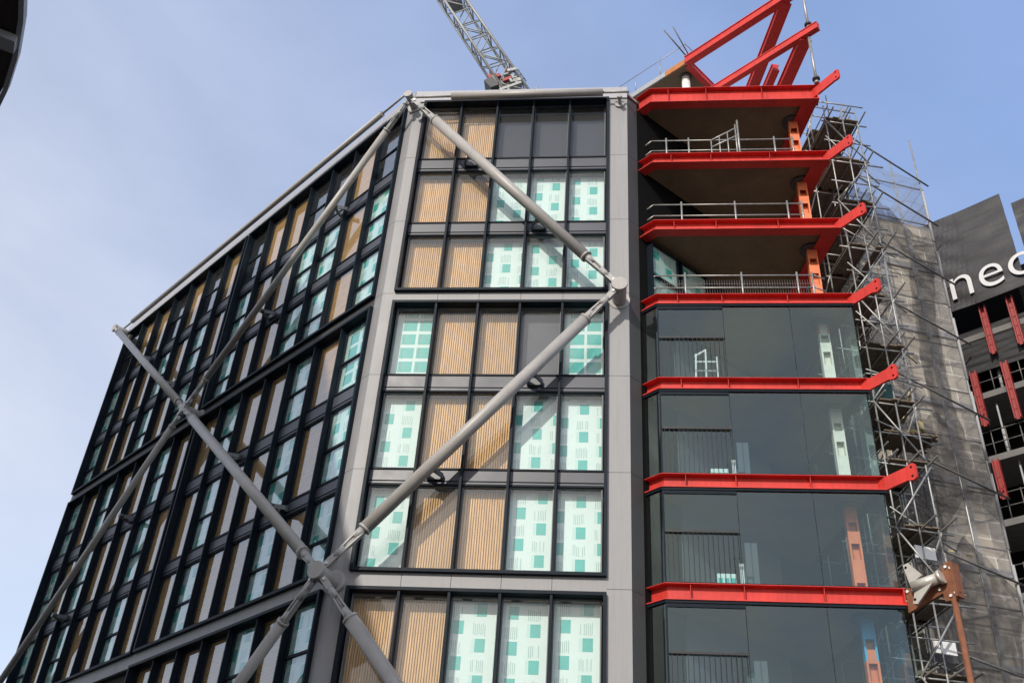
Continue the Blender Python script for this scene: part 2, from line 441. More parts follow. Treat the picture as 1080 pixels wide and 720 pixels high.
# left wall: x runs from the far corner to the near corner, so patterns are written far -> near
lx = [(TL-21.30, TL-10.72), (TL-10.55, TL-.38)]
frame_box(FL, *lx[1], 7, *T1, rows1, ['GTTGGTG', 'WTTWWTW', 'WTTWWTW'], True, 4)
frame_box(FL, *lx[0], 7, *T1, rows1, ['GTTGTGT', 'WTTWTWT', 'WTTWTWT'], True, 5)
frame_box(FL, *lx[1], 7, *T2, rows2, ['TWTTWTX', 'TWTTWTW', 'WTTWTWW'.replace('WTTWTWW','TWTTWTW')], True, 6)
frame_box(FL, *lx[0], 7, *T2, rows2, ['WTWTTWT', 'WTWTTWT', 'WTWTTWT'], True, 7)
frame_box(FL, *lx[1], 7, *T3, rows3[:2], ['TTTTWTW', 'TTWTTTW'], True, 8)

# ---- pale cladding: corner columns, bands and fascia, with open joints
def clad_run(name, fr, x0, x1, z0, z1, xj=(), zj=(), y=0, key='clad', thick=.10):
    g = .012
    b = MB(); b.box(x0+.004, x1-.004, y+thick, y+thick+.12, z0+.004, z1-.004, 1)
    xs = [x0]+list(xj)+[x1]; zs = [z0]+list(zj)+[z1]
    for i in range(len(xs)-1):
        for j in range(len(zs)-1):
            b.box(xs[i]+(g/2 if i else 0), xs[i+1]-(g/2 if i < len(xs)-2 else 0), y, y+thick, zs[j]+(g/2 if j else 0), zs[j+1]-(g/2 if j < len(zs)-2 else 0), 0)
    return b.build(name, [key, 'joint'], BLD, fr.mtx())
ZJ = [2.8, 5.9, 8.9, 11.5, 14.75, 17.83, 20.82, 23.8, 26.7]
clad_run('corner_cladding', FF, 0, fx0-.002, 0, 29.46, (), ZJ)
clad_run('corner_cladding', FF, fx1+.002, 7.48, 0, 29.46, (), ZJ)
clad_run('corner_cladding', FL, TL-.378, TL-.0, 0, 29.46, (), ZJ)
clad_run('corner_cladding', FL, .0, .148, 0, 29.46, (), ZJ)
bj = [fx0+.085+1.266*i for i in range(1,5)]
for zl, zh in ((T2[1], T1[0]), (T3[1], T2[0]), (0, T3[0])):
    clad_run('band_cladding', FF, fx0, fx1, zl+.003, zh-.003, bj, (), y=.0)
    lj = [TL-.38-1.43*i for i in range(1,15)]; lj.reverse()
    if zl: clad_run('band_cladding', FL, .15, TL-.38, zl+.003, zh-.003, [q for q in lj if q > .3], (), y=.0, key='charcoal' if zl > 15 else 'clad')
clad_run('band_cladding', FL, .15, TL-.38, 0, 2.7, (), (), y=.0)
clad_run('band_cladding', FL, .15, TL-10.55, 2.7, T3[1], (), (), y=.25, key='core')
clad_run('vertical_seam', FL, TL-10.718, TL-10.552, T2[0], T1[1], (), (), y=.02, key='joint')
clad_run('fascia', FF, 0, 7.48, 29.47, 30.02, bj, (), y=-.05, key='fascia')
clad_run('fascia', FL, 0, TL, 29.47, 30.02, [q for q in lj if q > .3], (), y=-.05, key='fascia')
# dark return of the corner column (turns away at 44 degrees) and the far wall behind the prow
FR = Frame((.48, .0), (FD.x, FD.y))
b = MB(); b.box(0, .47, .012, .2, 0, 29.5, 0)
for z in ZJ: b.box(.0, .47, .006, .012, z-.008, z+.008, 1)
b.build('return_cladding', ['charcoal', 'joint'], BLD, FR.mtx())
b = MB(); b.box(.472, 13, .03, .3, 0, 29.5, 0); b.build('prow_back_wall', ['dark'], BLD, FR.mtx())  # near-black colour holds the shade that lies on this wall
b = MB(); b.box(1.9, 6, -.05, .027, 0, 20.3, 0); b.build('inner_partition', ['innerwall'], BLD, FR.mtx())
# wrapped windows on the wall inside the prow
for z in (20.95, 17.9, 14.85, 11.9, 8.85):
    for x in ((.85, 2.2) if z > 20 else (3.9,)):
        k = 'W'
        unit(k, FR, x, -.17, z-.05 if z > 20 else z-.3, 1.2 if z>20 else .9, 2.3 if z>20 else 2.0, ('pb', z > 20), 2, True)

# ---- tube bracing
OUT_C = V((-.348, -.937, 0))
def node(p, d, L=.86, r=.23):
    b = MB(); d = V(d).normalized(); p = V(p)
    b.tube(p-d*.1, p+d*.05, r+.09, n=24); b.tube(p+d*.05, p+d*(L-.09), r-.02, n=24)
    b.tube(p+d*(L-.09), p+d*L, r+.005, n=24)
    o = b.build('brace_node', ['tube'], BLD, None, .008)
    return p+d*.69
N = {}
N['ct'] = node((-7, .02, 29.22), (-.19,-.98,0), .70, .15); N['ct'] = V((-7.03, -.60, 29.05))
N['fm'] = node((.19, .02, 20.52), (0,-1,0))
N['cb'] = node((-7, .02, 11.50), OUT_C)
nL = V((-.6526, -.7577, 0))
def lp(t, z, off=0): return V((-7+LD.x*t+nL.x*off, LD.y*t+nL.y*off, z))
N['lm'] = node(lp(10.63, 20.62), nL, .8, .19)
N['lt'] = node(lp(21.3, 29.45), nL, .8, .2)
N['lb'] = node(lp(21.3, 11.5), nL, .8, .2)
N['f3'] = node((.19, .02, 2.6), (0,-1,0))
def brace(a, b, r=.175, rod=1.55, nrm=(0,-1,0)):
    a = V(a); b = V(b); d = (b-a).normalized(); nrm = V(nrm)
    side = d.cross(nrm).normalized()
    m = MB(); p0 = a+d*rod; p1 = b-d*rod
    m.tube(p0, p1, r, n=24)
    for q, s in ((p0, -1), (p1, 1)):
        m.tube(q-d*s*.02, q+d*s*.05, r+.012, n=24)
    o = m.build('brace', ['tube'], BLD)
    for q, e, s in ((p0, a, -1), (p1, b, 1)):
        f = MB()
        dd = d*s
        # tapered neck split in two blades, then the pinned fork
        for w in (-1, 1):
            f.beam(q + side*w*.085 + dd*.03, e - dd*.62 + side*w*.05, .045, .13, nrm)
        f.tube(q+dd*.03, q+dd*.34, r*.78, r*.42, n=16)
        f.tube(q+dd*.34, e-dd*.80, .038, n=10)
        f.tube(e-dd*.85, e-dd*.52, .095, .085, n=16)
        for w in (-1, 1):
            f.beam(e-dd*.56+nrm*w*.055, e-dd*.16+nrm*w*.055, .17, .035, nrm)
        f.build('brace_end', ['fork'], o)
        pn = MB(); c = e-dd*.27; pn.tube(c-nrm*.11, c+nrm*.11, .045, n=14); pn.build('pin', ['pin'], o)
    return o
brace(N['ct'], N['fm']); brace(N['fm'], N['cb']); brace(N['cb'], N['f3'], .19)
brace(N['ct'], N['lm'], .12, 1.4, nL); brace(N['lm'], N['lb'], .12, .8, nL)
brace(N['lt'], N['lm'], .155, .9, nL); brace(N['lm'], N['cb'], .17, 1.2, nL)
l3 = lp(10.63, 2.6, .65); brace(N['cb'], l3, .15, 1.6, nL)
# horizontal tubes along the roof edge
def edge_tube(a, b, r, e0, e1):
    a = V(a); b = V(b); d = (b-a).normalized(); m = MB(); m.tube(a+d*e0, b-d*e1, r, n=20)
    m.tube(a, a+d*e0, .045, n=10); m.tube(b-d*e1, b, .045 if e1 > .7 else r*.9, n=14)
    m.build('roof_tube', ['tube'], BLD)
edge_tube((-7.0, -.36, 29.36), (.55, -.36, 29.40), .13, 1.35, .9)
edge_tube(lp(.2, 29.78, .34), lp(21.4, 29.62, .34), .105, 1.3, 1.0)
node((.22, -.02, 29.16), (0,-1,0), .40, .08)
# restraint brackets where the braces pass the floors
def restraint(fr, x, z):
    def mk():
        b = MB(); b.box(-.22, .22, .03, .10, -.09, .09); b.beam((-.22, .02, 0), (-.02, -.36, .0), .035, .14)
        b.beam((.22, .02, 0), (.0, -.36, .0), .035, .14); b.tube((0, -.30, 0), (0, -.44, 0), .085, n=14); return b
    shared('restraint_bracket', 'restr', mk, ['sash'], fr.mtx(x, 0, z))
for u, z in ((-4.75, 26.42), (-2.35, 23.52), (-2.2, 17.62), (-4.75, 14.58)): restraint(FF, u+7, z)
for t, z in ((3.5, 26.42), (7.1, 23.52), (7.1, 17.62), (3.4, 14.58), (14.3, 17.6), (17.8, 14.6), (17.8, 26.4), (14.2, 23.5)): restraint(FL, TL-t, z)

# ---- prow
PA = V((.78, .44, 0)); PB = V((1.28, 0, 0)); PC = V((7.0, 0, 0))
SD = V((math.cos(R(101.5)), math.sin(R(101.5)), 0)); PE = PC + SD*5.2
soff = [(PA.x+.22, PA.y+.24), (PB.x+.12, PB.y+.26), (PC.x-.27, PC.y+.26), (PE.x-.15, PE.y), (5.0, 4.9)]
def offs(path, d):
    """offset a plan polyline to its inner (left-hand) side"""
    out = []
    for i, p in enumerate(path):
        if i == 0: t = (path[1]-path[0]).normalized(); n = V((-t.y, t.x, 0)); out.append(p+n*d); continue
        if i == len(path)-1: t = (path[-1]-path[-2]).normalized(); n = V((-t.y, t.x, 0)); out.append(p+n*d); continue
        t0 = (path[i]-path[i-1]).normalized(); t1 = (path[i+1]-path[i]).normalized()
        n0 = V((-t0.y, t0.x, 0)); n1 = V((-t1.y, t1.x, 0)); n = (n0+n1).normalized(); out.append(p+n*(d/n.dot(n0)))
    return out
def swept(b, path, d0, d1, z0, z1, m=0):
    A = offs(path, d0); B = offs(path, d1)
    for i in range(len(path)-1):
        b.hexa([(A[i].x,A[i].y,z0),(A[i+1].x,A[i+1].y,z0),(B[i+1].x,B[i+1].y,z0),(B[i].x,B[i].y,z0),
                (A[i].x,A[i].y,z1),(A[i+1].x,A[i+1].y,z1),(B[i+1].x,B[i+1].y,z1),(B[i].x,B[i].y,z1)], m)
def ibeam(b, path, zt, h, win=.30, tf=.028, t2=.016):
    """channel-like edge beam: outer flanges tips at the path line, web set back"""
    swept(b, path, 0, win, zt-t2, zt)
    swept(b, path, 0, win, zt-h, zt-h+tf)
    swept(b, path, .19, .21, zt-h+tf, zt-t2)
BD = V((math.cos(R(-50)), math.sin(R(-50)), 0)); BN = V((BD.y, -BD.x, 0))
def bracket(p, z, h, L=.80, lug=.20, up=0.02):
    """plate lug carried past the corner of the prow, two holes at its round end"""
    m = MB(); out = []
    prof = [(-.25, -h/2), (L-.12, -h/2+.02), (L-.1, -lug+up), (L+.02, -lug-.03+up)]
    for k in range(9):
        t = -math.pi/2 + math.pi*k/8
        prof.append((L+.05+.10*math.cos(t), up+(lug-.07)*(1 if k > 4 else -1 if k < 4 else 0) + .10*math.sin(t)))
    prof += [(L+.02, lug+.03+up), (L-.1, lug+up), (L-.12, h/2+.02), (-.25, h/2)]
    n = len(prof); i = len(m.v)
    for s in (-.035, .035):
        for x, zz in prof:
            q = p + BD*x + BN*s; m.v.append((q.x, q.y, z+zz))
    for k in range(n): j = (k+1) % n; m.f.append((i+k, i+j, i+n+j, i+n+k)); m.m.append(0)
    m.f.append(tuple(i+k for k in range(n))); m.m.append(0); m.f.append(tuple(i+n+k for k in reversed(range(n)))); m.m.append(0)
    for hz in (-.12, .13):
        c = p + BD*(L+.03) + V((0,0,z+up+hz)); m.tube(c-BN*.037, c+BN*.037, .035, n=12, m=1)
    return m
levels = [(29.98, .70), (26.74, .42), (23.76, .40), (20.79, .37), (17.80, .38), (14.76, .40), (11.72, .43), (8.60, .42)]
for i, (zt, h) in enumerate(levels):
    b = MB(); ibeam(b, [PA, PB, PC], zt, h, .34 if i < 3 else .28)
    b.box(6.955, 6.985, .012, .30, zt-h+.028, zt-.016)
    for xs in (1.9, 3.2, 5.1): b.box(xs, xs+.012, .03, .19, zt-h+.028, zt-.016)
    bo = b.build('red_beam', ['red'], BLD)
    if i < 3: b = MB(); swept(b, [PC+SD*.303, PC+SD*.37], .0, .50, zt-h+.002, zt-h+.032)
    else: b = MB()
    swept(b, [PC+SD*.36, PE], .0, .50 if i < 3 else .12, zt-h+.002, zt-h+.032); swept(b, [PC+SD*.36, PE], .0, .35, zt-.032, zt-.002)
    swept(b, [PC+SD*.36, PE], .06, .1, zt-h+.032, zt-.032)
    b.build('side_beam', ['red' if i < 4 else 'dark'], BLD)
    if i != 6 and i != 7:
        hh = min(h, .46)
        bracket(PC + V((-.02, .05, 0)), zt-.22 if i else zt-.26, hh-.03).build('bracket_plate', ['red', 'dark'], BLD, None)
    # slab with its soffit
    zs = zt-h+.05
    MB().prism([(p[0], p[1]) for p in soff], zs+.06 if i < 4 else zt-.30, zt-.05, 1, 1, 0).build('floor_slab', ['soffit', 'slabedge'], BLD)
    # steel soffit inside of the beams (top levels show a broad red underside)
# interior columns
def column(z0, z1, mtop, mbot, frac, cap=True):
    m = MB(); c = V((6.25, 1.15, 0)); hx = .155; L = z1-z0
    zs = z0 + L*frac
    for (za, zb, mi) in ((z0, zs, 1), (zs, z1, 0)):
        if zb-za < .02: continue
        m.box(c.x-hx, c.x-hx+.05, c.y-.12, c.y+.12, za, zb, mi); m.box(c.x+hx-.05, c.x+hx, c.y-.12, c.y+.12, za, zb, mi)
    # batten plates leaving the ladder holes
    z = z0; k = 0
    while z < z1-.05:
        hgt = .34 if k % 2 == 0 else .62
        ze = min(z+hgt, z1)
        m.box(c.x-hx+.05, c.x+hx-.05, c.y-.11, c.y-.08, z, ze, 1 if z < zs else 0)
        z = ze + (.26 if k % 2 == 0 else .45); k += 1
    m.box(c.x-hx+.05, c.x+hx-.05, c.y+.06, c.y+.10, z0, z1, 1 if frac > .5 else 0)
    m.tube((c.x, c.y, z1-.02), (c.x, c.y, z1+.05), .34, n=20, m=2)
    return m
cols = [(0, 'orange', 'orange', .0), (1, 'orange', 'orange', .0), (2, 'orange', 'orange', .0), (3, 'orange', 'palecol', .85), (4, 'palecol', 'palecol', .5), (5, 'orange', 'orange', .6), (6, 'blue', 'orange', .62)]
for i, a, c, fr in cols:
    z1 = levels[i][0]-levels[i][1]+.05; z0 = levels[i+1][0]-.05
    column(z0, z1 if i < 3 else z1-.0, 0, 1, fr).build('steel_column', [a, c, 'craned'], BLD)
# glazing of the lower floors
for i in range(3, 8):
    zt = levels[i][0]-levels[i][1]; zb = levels[i+1][0] if i < 7 else 5.6
    b = MB(); swept(b, [PA, PB, PC, PC+SD*5], .03, .12, zt-.07, zt-.005); swept(b, [PA, PB, PC, PC+SD*5], .05, .12, zb+.003, zb+.04)
    gf = b.build('glazing_frame', ['black'], BLD)
    po = offs([PA, PB, PC, PC+SD*5], .08)
    def gp(a, c, nm='glass_pane'):
        q = MB(); q.quad([(a.x,a.y,zb+.02),(c.x,c.y,zb+.02),(c.x,c.y,zt-.03),(a.x,a.y,zt-.03)]); q.build(nm, ['prowglass'], gf)
    ju = [1.3, 3.20, 5.12, 6.92]
    gp(po[0], po[1])
    for k in range(3):
        gp(V((ju[k]+.006 if k else po[1].x, .08, 0)), V((ju[k+1]-.006 if k < 2 else po[2].x, .08, 0)))
    gp(po[2], po[3])
    b = MB(); b.box(po[1].x-.022, po[1].x+.022, .05, .13, zb+.04, zt-.07)
    b.box(po[1].x+.022, 3.19, .052, .12, zt-.17, zt-.08)
    b.build('glazing_mullion', ['black'], BLD)
    for xa, xb in ((3.193, 3.207), (5.114, 5.124), (po[2].x-.012, po[2].x+.004)):
        MB().box(xa, xb, .07, .10, zb+.04, zt-.07).build('glazing_joint', ['black'], BLD)
    # guard in front of the left bay
    b = MB(); b.box(1.34, 3.19, .005, .035, zb+1.36, zb+1.42)
    x = 1.40
    while x < 3.17: b.box(x, x+.012, .015, .030, zb+.04, zb+1.36); x += .125
    b.build('balustrade', ['rail'], BLD)

# ---- open roof steelwork over the prow (all members horizontal, on two levels)
def hbeam(a, b, zt, h, w=.26):
    m = MB(); a = V((*a, 0)); b = V((*b, 0)); t = (b-a).normalized(); n = V((-t.y, t.x, 0))*w/2
    def bar(n0, z0, z1): 
        m.hexa([(a-n0)+V((0,0,z0)), (b-n0)+V((0,0,z0)), (b+n0)+V((0,0,z0)), (a+n0)+V((0,0,z0)), (a-n0)+V((0,0,z1)), (b-n0)+V((0,0,z1)), (b+n0)+V((0,0,z1)), (a+n0)+V((0,0,z1))])
    bar(n, zt-.035, zt); bar(n, zt-h, zt-h+.035); bar(n*.75, zt-h+.035, zt-.035)
    m.build('roof_beam', ['red'], BLD)
cd = V((math.cos(R(-39.5)), math.sin(R(-39.5)), 0)); sd = V((math.cos(R(102)), math.sin(R(102)), 0)); fd = V((math.cos(R(50)), math.sin(R(50)), 0))
tb = V((7.2, -.32, 0)); hbeam((tb-cd*5.2)[:2], (tb+cd*.1)[:2], 32.85, .34, .22); 
hbeam((tb-cd*.35+sd*.15)[:2], (tb-cd*.35+sd*3.6)[:2], 32.82, .38, .42)
hbeam((tb-cd*1.3+sd*.9)[:2], (tb-cd*1.3+sd*3.6)[:2], 32.80, .34, .28)
ta = V((6.72, .40, 0)); ca = V((2.97, 3.47, 0))
hbeam(ca[:2], (ta+cd*.15)[:2], 35.85, .40, .30); hbeam((ta-cd*.15+sd*.15)[:2], (ta+sd*5.6)[:2], 35.82, .40, .42)
hbeam((ca+fd*.1)[:2], (ca+fd*4.2)[:2], 35.80, .34, .24)
# top slab on the left behind, with its rust coloured edge
cl = V((math.cos(R(141)), math.sin(R(141)), 0))
sl = [ca+V((-.03,.0,0)), ca+fd*3.8, ca+fd*3.8+cl*4, ca+cl*4]
MB().prism([(p.x, p.y) for p in [sl[0]+fd*.05, sl[1], sl[2], sl[3]+fd*.05]], 35.55, 35.78, 1, 1, 0).build('top_slab', ['soffit', 'slabedge'], BLD)
b = MB(); q0 = ca-V((fd.x*.03, fd.y*.03, 0)); b.beam(q0+cl*.05+V((0,0,35.66)), q0+cl*1.0+V((0,0,35.66)), .06, .30); b.build('slab_edge_shutter', ['rustslab'], BLD)
b = MB(); b.beam(q0+cl*1.02+V((0,0,35.66)), q0+cl*3.6+V((0,0,35.66)), .06, .26); b.build('slab_edge_shutter', ['stone'], BLD)
b = MB(); b.tube((2.98, 4.15, 29.9), (2.98, 4.15, 35.5), .17, n=20); b.tube((2.98, 4.15, 35.46), (2.98, 4.15, 35.54), .24, n=20, m=1); b.build('white_column', ['white', 'craned'], BLD)

# =============================================================== site objects
def gtube(m, a, b, r=.024, mi=0): m.tube(a, b, r, n=8, m=mi)
# guard rails on the three open floors
labs = ['guard rail with a sloping stair stub on the topmost open floor of the prow',
        'plain galvanised guard rail on the middle open floor of the red prow',
        'galvanised guard rail on the lowest open floor, just above the glazed storeys']
for i in (1, 2, 3):
    z = levels[i][0]-.05; t = empty('guard_rail', (3.8, .45, z), labs[i-1], 'guard rail', 'guard rails on the open floors')
    m = MB(); gtube(m, (-2.5, 0, 1.10), (2.25, 0, 1.10)); gtube(m, (-2.5, 0, .62), (2.25, 0, .62)); gtube(m, (-2.5, 0, 1.10), (-2.9, .42, 1.10)); gtube(m, (-2.5, 0, .62), (-2.9, .42, .62))
    if i == 3: gtube(m, (2.25, 0, 1.10), (2.6, .2, 1.10)); gtube(m, (2.25,0,.62), (2.6,.2,.62))
    m.build('rail', ['galv'], t)
    for x in ([-2.88, -2.0, -1.25, 1.6, 2.2] if i == 1 else [-2.8, -1.6, .1, 1.75, 2.2]):
        p = MB(); y = .40 if x < -2.6 else 0; p.tube((x, y, 0), (x, y, 1.22), .03, n=8); p.build('post', ['galv'], t)
    if i in (2, 3) or i == 1:
        g = MB(); x = -2.45
        while x < 2.2: g.box(x, x+.007, .03, .036, .05, .95 if i == 3 else .5); x += .075
        for zz in ((.3, .8) if i == 3 else (.3,)): g.box(-2.45, 2.2, .028, .04, zz, zz+.008)
        g.build('mesh_infill', ['mesh'], t)
    if i == 1:
        s = MB(); gtube(s, (-.55, -.05, 1.0), (.35, -.05, 1.62), .03); gtube(s, (-.5, -.05, .7), (.42, -.05, 1.28), .03)
        for k in range(4): gtube(s, (-.5+k*.28, -.05, .1), (-.5+k*.28, -.05, 1.02+k*.2), .022)
        gtube(s, (.42, -.05, 0), (.42, -.05, 2.0), .035); gtube(s, (.34, -.05, 0), (.34, -.05, 1.8), .025)
        s.build('stair_stub', ['galv'], t)
# loose tubes leaning inside the top open floor
t = MB(); gtube(t, (.95, 1.0, 28.9), (1.75, 1.4, 28.1), .03); gtube(t, (1.75, 1.4, 28.1), (1.75, 1.4, 26.7), .03)
tag(t.build('conduit', ['galv']), 'grey bent conduit on the dark wall beside the topmost open floor', 'conduit')
# white step ladder seen through the top glazed storey
t = empty('step_ladder', (2.7, .95, 17.75), 'white folding ladder standing behind the glass of the topmost glazed storey', 'ladder')
for sx in (-.32, .0, .34):
    m = MB(); m.beam((sx, 0, 0), (sx*.9+.03, .0, 1.5 if sx < 0 else 1.65 if sx < .2 else 1.4), .05, .06, (0,1,0)); m.build('stile', ['white'], t)
m = MB(); m.beam((-.30, .0, 1.42), (.05, .0, 1.66), .05, .05, (0,1,0))
for k in range(4): m.box(-.3, .32, -.015, .015, .25+k*.32, .29+k*.32)
m.build('rung', ['white'], t)

for zf, fl in ((14.71, 'second'), (11.67, 'third'), (8.55, 'fourth')):
    t = empty('leaning_board', (2.95, .95, zf), 'white and teal offcut leaning behind the glass of the %s glazed storey down' % fl, 'insulation board')
    m = MB(); m.box(-.28, .20, 0, .05, 0, .72); 
    for q in (-.26, -.10, .06): m.box(q, q+.12, -.004, -.001, .12, .60, 1)
    m.build('board', ['board', 'teal'], t)
    m = MB(); m.box(.30, .40, .0, .06, 0, 1.0); m.build('white_batten', ['white'], t)
    m = MB(); m.box(.50, .82, .25, .30, 0, 1.7); m.build('grey_sheet', ['innerwall'], t)
# steel cross pieces of the bracing node on the lowest bracket
t = empty('steel_node', (7.0, 0, 11.5), 'rusty steel bracket with bare drum at the right end of a red beam', 'bracket')
m = MB(); c = V((.0, .0, 0))
def inP(x, s, z): return BD*x + BN*s + V((0,0,z))
prof = [(.02, -.42), (1.0, -.22), (1.02, -.42), (1.32, -.46), (1.42, -.30), (1.42, .30), (1.28, .50), (1.12, .42), (.95, .10), (.35, .12), (.05, .18)]
n = len(prof)
for s in (-.05, .05):
    for x, z in prof: m.v.append(tuple(inP(x, s, z)))
for k in range(n): j = (k+1) % n; m.f.append((k, j, n+j, n+k)); m.m.append(0)
m.f.append(tuple(range(n))); m.m.append(0); m.f.append(tuple(n+k for k in reversed(range(n)))); m.m.append(0)
m.beam(inP(1.38, .0, -.42), inP(1.38, .0, .42), .28, .06, BD); m.build('rust_plate', ['rust'], t)
m = MB(); m.tube(inP(.42, .32, .02), inP(1.08, .18, .10), .13, n=22); m.tube(inP(1.06, .18, .10), inP(1.14, .17, .12), .17, n=22); m.build('drum', ['cast'], t)
for pr in ([(.36, .10), (.26, .62), (.40, .64), (.72, .24)], [(.45, -.10), (.36, -.36), (.48, -.40), (.95, -.02)]):
    m = MB(); n = len(pr)
    for s in (.27, .32):
        for x, z in pr: m.v.append(tuple(inP(x, s, z)))
    for k in range(n): j = (k+1) % n; m.f.append((k, j, n+j, n+k)); m.m.append(0)
    m.f.append(tuple(range(n))); m.m.append(0); m.f.append(tuple(n+k for k in reversed(range(n)))); m.m.append(0)
    xx, zz = pr[1][0]+.07, pr[1][1]-.08*(1 if pr[1][1] > 0 else -1); m.tube(inP(xx, .32, zz), inP(xx, .325, zz), .035, n=12, m=1)
    m.build('lug_plate', ['cast', 'dark'], t)
m = MB()
for x, z in ((.1, .08), (.25, .08), (1.2, .36), (1.32, .3), (1.2, -.34), (1.33, -.3), (.95, -.12)):
    m.tube(inP(x, .05, z), inP(x, .09, z), .035, n=8)
m.build('bolt', ['white'], t)
p = inP(1.22, .0, 0)+V((7, 0, 0))
m = MB(); m.tube((0,0,0), (0,0,11.1), .07, n=18); m.box(-.2, .2, -.2, .2, 0, .03)
o = m.build('rusty_post', ['rust'], None, Matrix.Translation((p.x, p.y, 0))); tag(o, 'tall round rusty post standing under the steel bracket beside the scaffold', 'post')
# props through the roof steel
bz = [29.98, 32.86]
m = MB(); m.tube((0,0,0), (0,0,2.5), .05, n=14); m.tube((0,0,-.02), (0,0,.05), .09, n=14); m.tube((0,0,.16), (0,0,.24), .13, n=14, m=1)
tag(m.build('steel_prop', ['galv', 'craned'], None, Matrix.Translation((6.98, -.06, 29.99))), 'grey steel prop between the top red beam bracket and the red roof beam above it', 'prop', 'steel props at the tip of the roof steelwork')
m = MB(); m.tube((0,0,0), (0,0,2.9), .05, n=14); m.tube((0,0,-.02), (0,0,.05), .09, n=14); m.tube((0,0,.16), (0,0,.24), .13, n=14, m=1)
tag(m.build('steel_prop', ['galv', 'craned'], None, Matrix.Translation((7.0, -.15, 32.86))), 'grey steel prop rising above the red roof beam tip out of the picture', 'prop', 'steel props at the tip of the roof steelwork')
# guard wires / tubes on the top slab corner
t = empty('slab_edge_rail', (ca.x, ca.y, 35.8), 'thin wire and tube edge rail around the pale top slab corner on the roof', 'guard rail')
m = MB(); gtube(m, cl*.0+V((0,0,1.0)), cl*4.0+V((0,0,1.0)), .016); gtube(m, V((0,0,1.0)), fd*.5+V((0,0,1.0)), .016); m.build('rail', ['galv'], t)
for k in (0, 1.3, 2.6, 3.9):
    m = MB(); gtube(m, cl*k, cl*k+V((0,0,1.15)), .02); m.build('post', ['galv'], t)
m = MB(); gtube(m, (-.02, -.02, .3), (-.9, -.75, 1.0), .03); gtube(m, (.1, -.1, .2), (-.55, -.95, .95), .026)
tag(m.build('loose_tube', ['galvdark'], None, Matrix.Translation((ca.x, ca.y, 35.75))), 'pair of dark scaffold tubes sticking out past the top slab corner', 'tube')

# ---------------- scaffold behind the prow
SC = empty('scaffold_tower', (8.0, 3.0, 0), 'dense tube scaffold with board platforms squeezed between the red prow and the netted concrete tower', 'scaffold')
sa = R(12); sx_ = V((math.cos(sa), math.sin(sa), 0)); sy_ = V((-math.sin(sa), math.cos(sa), 0))
SO = V((7.42, 1.15, 0))
def sp(i, j, z): return SO + sx_*i + sy_*j + V((0,0,z)) - V((8.0, 3.0, 0))
rnd = random.Random(3)
GX = [0, .6, 1.15]; GY = [0, 1.5, 3.0, 4.5]
for i in GX:
    for j in GY:
        if i > 9: continue
        z0 = 0
        while z0 < 29:
            top = min(z0+6.2, 31.1 + rnd.uniform(-.3, .7)); o = rnd.uniform(-.03, .03)
            m = MB(); gtube(m, sp(i+o, j, z0), sp(i+o, j, top), .025); m.build('standard', ['galv'], SC); z0 += 6.0
lev = [k*1.95+8.0 for k in range(12)]
def one(name, mk, a, b, r):
    m = MB(); gtube(m, a, b, r); m.build(name, [mk], SC)
for z in lev:
    for j in GY:
        one('ledger', 'galv', sp(-.1-rnd.random()*.2, j+.05, z+rnd.uniform(-.05,.05)), sp(1.35+rnd.random()*.45, j+.05, z), .028)
        if rnd.random() < .8: one('guard_tube', 'galv', sp(-.15, j+.05, z+1.0), sp(1.5, j+.05, z+1.0), .024)
    for i in GX:
        one('transom', 'galvdark', sp(i+.05, -.5-rnd.random()*.4, z+.06), sp(i+.05, 5.0, z+.06), .028)
        if rnd.random() < .6: one('transom', 'galvdark', sp(i+.05, -.2, z+.55), sp(i+.05, 4.8, z+.55), .022)
for k, z in enumerate(lev[:-1]):
    m = MB()
    s = 1 if k % 2 else -1
    gtube(m, sp(-.1 if s > 0 else 1.25, -.06, z), sp(1.25 if s > 0 else -.1, -.06, z+1.95), .026)
    gtube(m, sp(1.2, 0 if s > 0 else 3, z), sp(1.2, 3 if s > 0 else 0, z+1.95), .026)
    gtube(m, sp(.0, 1.5 if s < 0 else 4.5, z), sp(.0, 4.5 if s < 0 else 1.5, z+1.95), .024)
    gtube(m, sp(.0, 3.0, z+.3), sp(1.2, 3.1, z+1.9), .024)
    if rnd.random() < .8: gtube(m, sp(-.2, -.15, z+.3+rnd.random()), sp(1.7, .3, z+rnd.uniform(-.8, 1.2)), .022)
    if rnd.random() < .7: gtube(m, sp(.3, 1.4, z+rnd.random()), sp(1.9, 1.8, z+rnd.uniform(-1, 1.5)), .022)
    m.build('diagonal_brace', ['galv'], SC)
for k, z in enumerate(lev):
    m = MB()
    for q in range(5):
        for (ya, yb) in ((.1, 1.6), (1.65, 3.1), (3.15, 4.7)):
            if rnd.random() < .93: m.box(q*.235, q*.235+.22, ya-rnd.random()*.12, yb+rnd.random()*.1, 0, .038)
    m.build('board_deck', ['plank'], SC, Matrix.Translation(sp(0, -.1, z+.10)) @ Matrix.Rotation(sa, 4, 'Z'))
m = MB()
for q in range(5): m.box(.0+q*.26, .24+q*.26, -.1, 3.6, 0, .05)
m.build('board_deck', ['plank'], SC, Matrix.Translation(sp(0, 1.25, 30.2)) @ Matrix.Rotation(sa, 4, 'Z'))
m = MB()
for z in (30.75, 31.25): gtube(m, sp(-.4,.95,z), sp(1.7,1.0,z), .024); gtube(m, sp(-.05,.7,z), sp(-.05,4.4,z), .024); gtube(m, sp(1.35,.7,z), sp(1.35,3.4,z), .024)
for q in ((-.05,1.05),(.7,1.0),(1.35,1.05),(-.05,2.8),(1.35,2.6)): gtube(m, sp(*q, 29.4), sp(*q, 31.7+rnd.random()*.5), .026)
